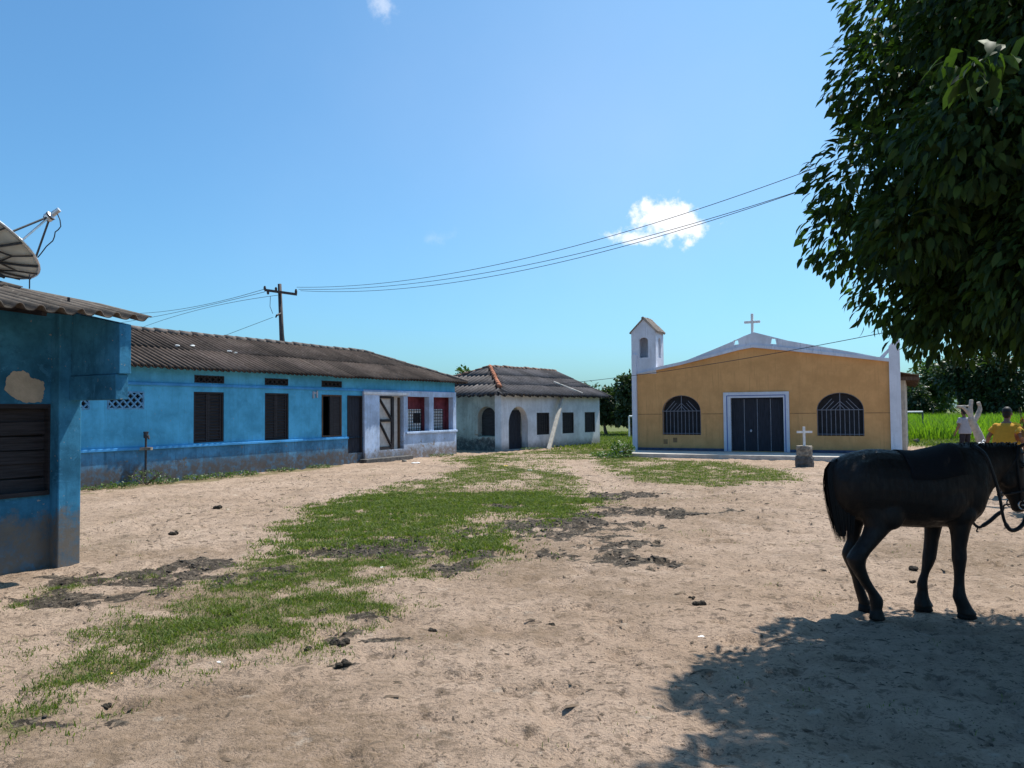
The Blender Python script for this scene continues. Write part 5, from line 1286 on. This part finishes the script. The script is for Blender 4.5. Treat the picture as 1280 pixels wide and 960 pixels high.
# bridle and reins
b_ = MB()
def hl(px, py, dy): p = loc_(hp(px, py)); p.y = dy; return p
def band_(pts, r=.010): b_.tube(pts, r, 6)
for s_ in (-1, 1):
    band_([hl(1268, 557, s_ * .055), hl(1262, 572, s_ * .096), hl(1263, 592, s_ * .104), hl(1268, 612, s_ * .083), hl(1270, 628, s_ * .07)])
    band_([hl(1266, 566, s_ * .09), hl(1250, 590, s_ * .085), hl(1247, 604, s_ * .03), hl(1247, 604, 0)], .008)
ring = [hl(1272 + 0 * 0, 612, 0) + Vector((math.cos(a) * .115, math.sin(a) * .085, math.cos(a) * .03)) for a in np.linspace(0, 2 * math.pi, 24)]; b_.tube(ring, .011, 6)
band_([hl(1276, 566, -.09), hl(1281, 566, 0), hl(1276, 566, .09)], .010)
b_.build('bridle', M['leather'], hroot)
b_ = MB()
for s_ in (-1, 1):
    c_ = hl(1271, 630, s_ * .075); b_.tube([c_ + Vector((math.cos(a) * .035, 0, math.sin(a) * .035)) for a in np.linspace(0, 2 * math.pi, 20)], .006, 6)
b_.tube([hl(1271, 630, -.08), hl(1271, 632, .08)], .008, 6); b_.build('bit', M['steel'], hroot)
# two slack reins hanging in a loop
def smooth_path(pts, n=6):
    out = []
    P = [pts[0]] + list(pts) + [pts[-1]]
    for i in range(1, len(P) - 2):
        for k in range(n):
            u = k / n; a, b, c, d = P[i - 1], P[i], P[i + 1], P[i + 2]
            out.append(.5 * ((2 * b) + (c - a) * u + (2 * a - 5 * b + 4 * c - d) * u * u + (3 * b - a - 3 * c + d) * u ** 3))
    out.append(pts[-1]); return out
b_ = MB(); b_.tube(smooth_path([hl(1208, 556, -.10), hl(1214, 566, -.185), hl(1222, 588, -.20), hl(1231, 616, -.19), hl(1237, 640, -.17), hl(1242, 652, -.16), hl(1249, 659, -.15), hl(1258, 658, -.14), hl(1267, 652, -.12), hl(1272, 645, -.10), hl(1277, 638, -.09), hl(1271, 632, -.08)]), [.012] * 30 + [.017] * 30 + [.008] * 7, 8)
b_.build('rein', M['leather'], hroot)
b_ = MB(); b_.tube(smooth_path([hl(1208, 556, .10), hl(1216, 580, .20), hl(1214, 615, .17), hl(1216, 640, .12), hl(1224, 654, .10), hl(1231, 661, .09), hl(1237, 659, .09), hl(1246, 653, .09), hl(1255, 645, .09), hl(1262, 640, .085), hl(1263, 633, .08), hl(1271, 632, .08)]), [.012] * 36 + [.017] * 18 + [.007] * 13, 8)
b_.tube(smooth_path([hl(1231, 661, .09), hl(1229, 666, .09), hl(1231, 667, .09)]), .006, 6)
b_.build('rein', M['leather'], hroot)

# ------------------------------------------------------------------ people
def person(label, base, yaw, h, pose, shirt, pants, hair='hair_black', flare=1.0):
    """standing figure; local +y is where it faces. pose: hands and hips in body units of height"""
    t = thing('person', label, 'person', base, yaw)
    S = h / 1.75
    j = dict(pel=(0, 0, .95), ch=(0, .02, 1.28), nk=(0, .02, 1.47), hd=(0, .05, 1.62), shL=(-.172, .01, 1.385), shR=(.172, .01, 1.385), elL=(-.27, -.02, 1.14), elR=(.27, -.02, 1.14), haL=(-.29, .10, .90), haR=(.29, .10, .90),
             hiL=(-.09, 0, .92), hiR=(.09, 0, .92), knL=(-.11, .03, .50), knR=(.11, .03, .50), anL=(-.12, -.02, .09), anR=(.12, -.02, .09))
    j.update(pose); J = {k: Vector(v) * S for k, v in j.items()}
    mb = MB()
    def cap_(a, b, r0, r1, n=10, k=5): 
        a = Vector(a); b = Vector(b); mb.tube([a.lerp(b, i / k) for i in range(k + 1)], [r0 + (r1 - r0) * i / k for i in range(k + 1)], n); mb.ell(a, (r0,) * 3, 10, 7); mb.ell(b, (r1,) * 3, 10, 7)
    spine = [J['pel'] - Vector((0, 0, .06 * S)), J['pel'], J['pel'].lerp(J['ch'], .5), J['ch'], J['ch'].lerp(J['nk'], .75), J['nk']]
    wd = [(.14, .10), (.165, .115), (.145, .10), (.175, .115), (.12, .08), (.06, .06)]
    mb.loft([(p, (w[0] * S, 0, 0), (0, w[1] * S, 0)) for p, w in zip(spine, wd)], 18)
    cap_(J['nk'], J['hd'] - Vector((0, .01, .05)) * S, .055 * S, .05 * S)
    mb.ell(J['hd'] + Vector((0, 0, .03)) * S, (.075 * S, .095 * S, .105 * S), 16, 12); mb.ell(J['hd'] + Vector((0, .03, -.055)) * S, (.052 * S, .06 * S, .06 * S))
    mb.ell(J['hd'] + Vector((0, .098, -.01)) * S, (.014 * S, .022 * S, .026 * S)); mb.ell(J['hd'] + Vector((0, .085, -.055)) * S, (.028 * S, .012 * S, .010 * S))
    for s_ in (-1, 1): mb.ell(J['hd'] + Vector((s_ * .076, 0, 0)) * S, (.012 * S, .022 * S, .032 * S))
    for s_, q in ((-1, 'L'), (1, 'R')):
        cap_(J['sh' + q], J['el' + q], .050 * S, .042 * S); cap_(J['el' + q], J['ha' + q], .042 * S, .028 * S)
        d = (J['ha' + q] - J['el' + q]).normalized(); side = d.cross(Vector((s_, 0, 0))).normalized() if abs(d.x) < .9 else Vector((0, 1, 0)); pl = J['ha' + q] + d * .05 * S
        mb.loft([(J['ha' + q], side * .024 * S, d.cross(side) * .018 * S), (pl, side * .04 * S, d.cross(side) * .016 * S), (pl + d * .04 * S, side * .038 * S, d.cross(side) * .013 * S)], 10)
        nr_ = d.cross(side)
        for i, ln in enumerate((.062, .072, .068, .052)):
            st = pl + d * .035 * S + side * (.028 - .0187 * i) * S; m1 = st + (d * .9 + nr_ * .25 * s_) * ln * .55 * S; m2 = m1 + (d * .6 + nr_ * .7 * s_) * ln * .5 * S; mb.tube([st, m1, m2], [.0095 * S, .009 * S, .007 * S], 7)
        st = J['ha' + q] + d * .02 * S + side * .026 * S; mb.tube([st, st + (d * .6 + side * .8) * .035 * S, st + (d * 1.3 + side * .9) * .05 * S], [.012 * S, .010 * S, .008 * S], 7)
        cap_(J['hi' + q], J['kn' + q], .088 * S, .058 * S); cap_(J['kn' + q], J['an' + q], .058 * S, .038 * S)
        mb.loft([(J['an' + q] + Vector((0, y, z)) * S, (w * S, 0, 0), (0, 0, hh * S)) for y, z, w, hh in ((-.06, -.05, .03, .035), (0, -.045, .04, .045), (.08, -.06, .045, .028), (.15, -.072, .035, .016))], 10)
    b = link_mesh('body', remesh(mb, .0085 * S, 3), M['skin'], t)
    # shirt: looser shell with short sleeves, open at hem
    c_ = MB(); sp2 = [J['pel'] - Vector((0, 0, .08 * S)), J['pel'], J['pel'].lerp(J['ch'], .5), J['ch'], J['ch'].lerp(J['nk'], .5), J['ch'].lerp(J['nk'], .82)]
    w2_ = [(.20 * flare, .155 * flare), (.20 * flare, .15 * flare), (.19 * flare, .14 * flare), (.205, .14), (.195, .12), (.105, .085)]
    c_.loft([(p, (w[0] * S, 0, 0), (0, w[1] * S, 0)) for p, w in zip(sp2, w2_)], 22)
    for s_, q in ((-1, 'L'), (1, 'R')):
        e = J['sh' + q].lerp(J['el' + q], .66); c_.tube([J['sh' + q] - Vector((s_ * .07, 0, .045)) * S, J['sh' + q] - Vector((s_ * .01, 0, .025)) * S, J['sh' + q].lerp(e, .5), e], [.06 * S, .066 * S, .074 * S, .082 * S], 12)
    for q in 'LR': c_.ell(J['sh' + q] - Vector((0, 0, .006)) * S, (.072 * S, .075 * S, .064 * S))
    link_mesh('shirt', remesh(c_, .012 * S, 4), M[shirt], t)
    c_ = MB(); c_.loft([(J['pel'] + Vector((0, 0, z)) * S, (w * S, 0, 0), (0, d * S, 0)) for z, w, d in ((-.09, .16, .125), (0, .178, .13), (.06, .16, .12))], 18)
    for q in 'LR': c_.tube([J['hi' + q], J['hi' + q].lerp(J['kn' + q], .5), J['kn' + q], J['kn' + q].lerp(J['an' + q], .6), J['an' + q] + Vector((0, 0, .01))], [.105 * S, .092 * S, .075 * S, .07 * S, .07 * S], 12)
    link_mesh('trousers', remesh(c_, .012 * S, 3), M[pants], t)
    c_ = MB()
    for q in 'LR': c_.loft([(J['an' + q] + Vector((0, y, z)) * S, (w * S, 0, 0), (0, 0, hh * S)) for y, z, w, hh in ((-.075, -.05, .034, .042), (0, -.045, .046, .05), (.08, -.06, .052, .034), (.165, -.072, .04, .02))], 12)
    c_.build('shoes', M['leather'], t, smooth=True)
    c_ = MB(); c_.ell(J['hd'] + Vector((0, -.018, .048)) * S, (.083 * S, .096 * S, .098 * S), 18, 12, jit=.02); c_.ell(J['hd'] + Vector((0, -.05, -.015)) * S, (.07 * S, .06 * S, .07 * S), 14, 10, jit=.02); c_.build('hair', M[hair], t, smooth=True)
    c_ = MB()
    for s_ in (-1, 1): c_.ell(J['hd'] + Vector((s_ * .032, .088, .012)) * S, (.012 * S, .008 * S, .008 * S), 8, 6)
    c_.build('eyes', M['eye'], t)
    return t, J
py_ = 14.6; p = yp(1257, 540, py_)
t, J = person('person in a loose yellow shirt and dark trousers standing behind the horse neck', Vector((p.x, py_, 0)), R(-50), 1.72, dict(ch=(0, .05, 1.27), nk=(0, .08, 1.45), hd=(.0, .13, 1.59), elL=(-.30, .03, 1.16), haL=(-.38, .14, .99), shL=(-.175, .06, 1.36), shR=(.175, .06, 1.36)), 'shirt_yellow', 'trousers', flare=1.22)
q = yp(1227, 556, py_ - .05)
a = MB(); a.ell((0, 0, 0), (.07, .05, .05), 10, 8, jit=.15); a.tube([(0, 0, .03), (.05, .02, .09), (.09, .03, .07)], .012, 6); o = a.build('plastic_bag', M['litter'], loc=q, smooth=True); tag(o, 'small white plastic bag held beside the yellow shirt', 'bag')
py_ = 25.5; p = yp(1206, 530, py_)
person('person in a pale grey shirt and dark trousers, back turned, by the lopped trunk', Vector((p.x, py_, 0)), R(8), 1.66, {}, 'shirt_grey', 'trousers', flare=1.1)
# lopped, bleached tree trunk with stub branches
DY = 18.0; b0 = yp(1227, 556, DY)
t = thing('lopped_tree', 'pale lopped tree trunk with stub branches in front of the person in grey', 'tree', Vector((b0.x + .14, DY, 0)))
T = lambda px, py, dy=0: yp(px, py, DY) + Vector((0, dy, 0)) - t.location
mb = MB()
mb.tube([Vector((0, 0, -.1)), T(1228, 556), T(1222, 541), T(1216.5, 530), T(1213, 522)], [.12, .11, .095, .085, .07], 10)
mb.tube([T(1217, 532), T(1213.5, 520), T(1213, 510), T(1214.3, 499.5)], [.075, .06, .05, .045], 9)
mb.tube([T(1213, 519), T(1208, 512.5), T(1203, 509), T(1195.5, 507.5)], [.055, .045, .035, .03], 8)
mb.tube([T(1217, 527), T(1222, 519), T(1225, 512), T(1224.5, 507), T(1222.5, 502.5)], [.065, .06, .05, .04, .045], 9)
mb.tube([T(1197, 508.5), T(1203, 507.2), T(1212, 507.6)], [.025, .02, .02], 7)
t_o = link_mesh('trunk', remesh(mb, .016, 2), M['pale_bark'], t)

# ------------------------------------------------------------------ small things on the ground
def clump(name, label, px, py, wpx, mat, cat, group, n=5, flat=.45):
    p = gp(px, py); w = wpx * p.y / FPX / 2; b_ = MB()
    for i in range(n): b_.ell((rnd.uniform(-.6, .6) * w, rnd.uniform(-.6, .6) * w, w * flat * .5), (w * rnd.uniform(.35, .6), w * rnd.uniform(.3, .55), w * flat * rnd.uniform(.6, 1)), 8, 6, jit=.14)
    z = float(height(np.array([p.x]), np.array([p.y]))[0]); o = b_.build(name, M[mat], loc=(p.x, p.y, z - .005)); tag(o, label, cat, group)
G = 'dung clumps on the bare earth'
for px, py, w, lab in ((872, 755, 20, 'larger dark dung clump on the bare earth left of the horse'), (865, 746, 9, 'small dark dung lump just beyond the larger clump left of the horse'), (690, 781, 11, 'dark dung lump in the middle of the bare earth'),
                       (431, 831, 20, 'flat dark dung clump below the grass at the left'), (387, 813, 12, 'dark dung lump at the lower edge of the grass'), (425, 807, 26, 'wide dark dung clump beside the lump at the grass edge'),
                       (132, 876, 14, 'dark dung lump on the bare earth at the lower left'), (1143, 712, 15, 'dark dung lump seen between the horse legs'), (1141, 727, 9, 'small dung lump below the one between the horse legs'), (403, 767, 14, 'dark dung lump on the grass edge right of the mud'),
                       (272, 636, 12, 'dark dung lump on the sandy strip before the blue house'), (215, 668, 14, 'dung lump on the sandy strip near the porch pier'), (540, 788, 12, 'dark dung lump below the grass in the middle')):
    clump('dung_clump', lab, px, py, w, 'dung', 'dung', G)
G = 'scraps of litter'
for px, py, w, m_, lab in ((152, 727, 18, 'litter', 'flat pale scrap in the mud before the porch house'), (322, 593, 12, 'litter', 'crumpled white plastic at the foot of the blue wall'), (520, 572 + 7, 12, 'litter', 'white stone-like scrap at the doorstep'), (632, 582, 12, 'yellow_litter', 'yellow scrap on the grass before the arched door'),
                     (664, 588, 9, 'litter', 'thin white scrap on the grass right of the yellow scrap'), (138, 835, 8, 'yellow_litter', 'lime scrap on the grass at the lower left'), (272, 829, 9, 'litter', 'pale scrap at the lower edge of the grass'), (1269, 738, 9, 'yellow_litter', 'yellow leaf scrap right of the near foreleg'), (875, 796, 12, 'litter', 'pale scrap below the dung left of the horse'), (1178, 741, 5, 'litter', 'tiny white scrap between the forelegs'), (478, 709, 9, 'litter', 'pale scrap at the grass edge below the mud')):
    clump('litter', lab, px, py, w, m_, 'litter', G, 4, .16)
p = gp(1141, 553); clump('log_end', 'dark round log end lying in the grass right of the church', 1146, 553.5, 9, 'stone_dark', 'log', None, 3, .9)
clump('field_stone', 'small grey stone beside the doorstep of the blue house', 505, 577, 8, 'stone', 'stone', None, 3, .6)
# crumbs, twigs and pebbles nobody could count
V = []; F = []; n = 14000
X = rng.uniform(-6.5, 7, n); Y = 3.3 + rng.uniform(0, 1, n) ** 1.7 * 18; Z = height(X, Y)
for x, y, z in zip(X, Y, Z):
    s_ = (.0018 + .0062 * rng.uniform() ** 3) * (1 + .08 * y); a = rng.uniform(0, 6.28); l = s_ * rng.choice([1, 1.2, 1.6, 4.5]); o = len(V); ca, sa = math.cos(a), math.sin(a)
    for u, v, w in ((-l, -s_, 0), (l, -s_, 0), (l, s_, 0), (-l, s_, 0), (0, 0, s_ * 1.2)): V.append((x + u * ca - v * sa, y + u * sa + v * ca, z - .002 + w))
    F += [(o, o + 1, o + 4), (o + 1, o + 2, o + 4), (o + 2, o + 3, o + 4), (o + 3, o, o + 4)]
o = np_mesh('ground_debris', np.array(V), np.array(F), plain('crumbs', (.11, .08, .056, 1), .95, .7, 3, bump=0)); o['kind'] = 'stuff'
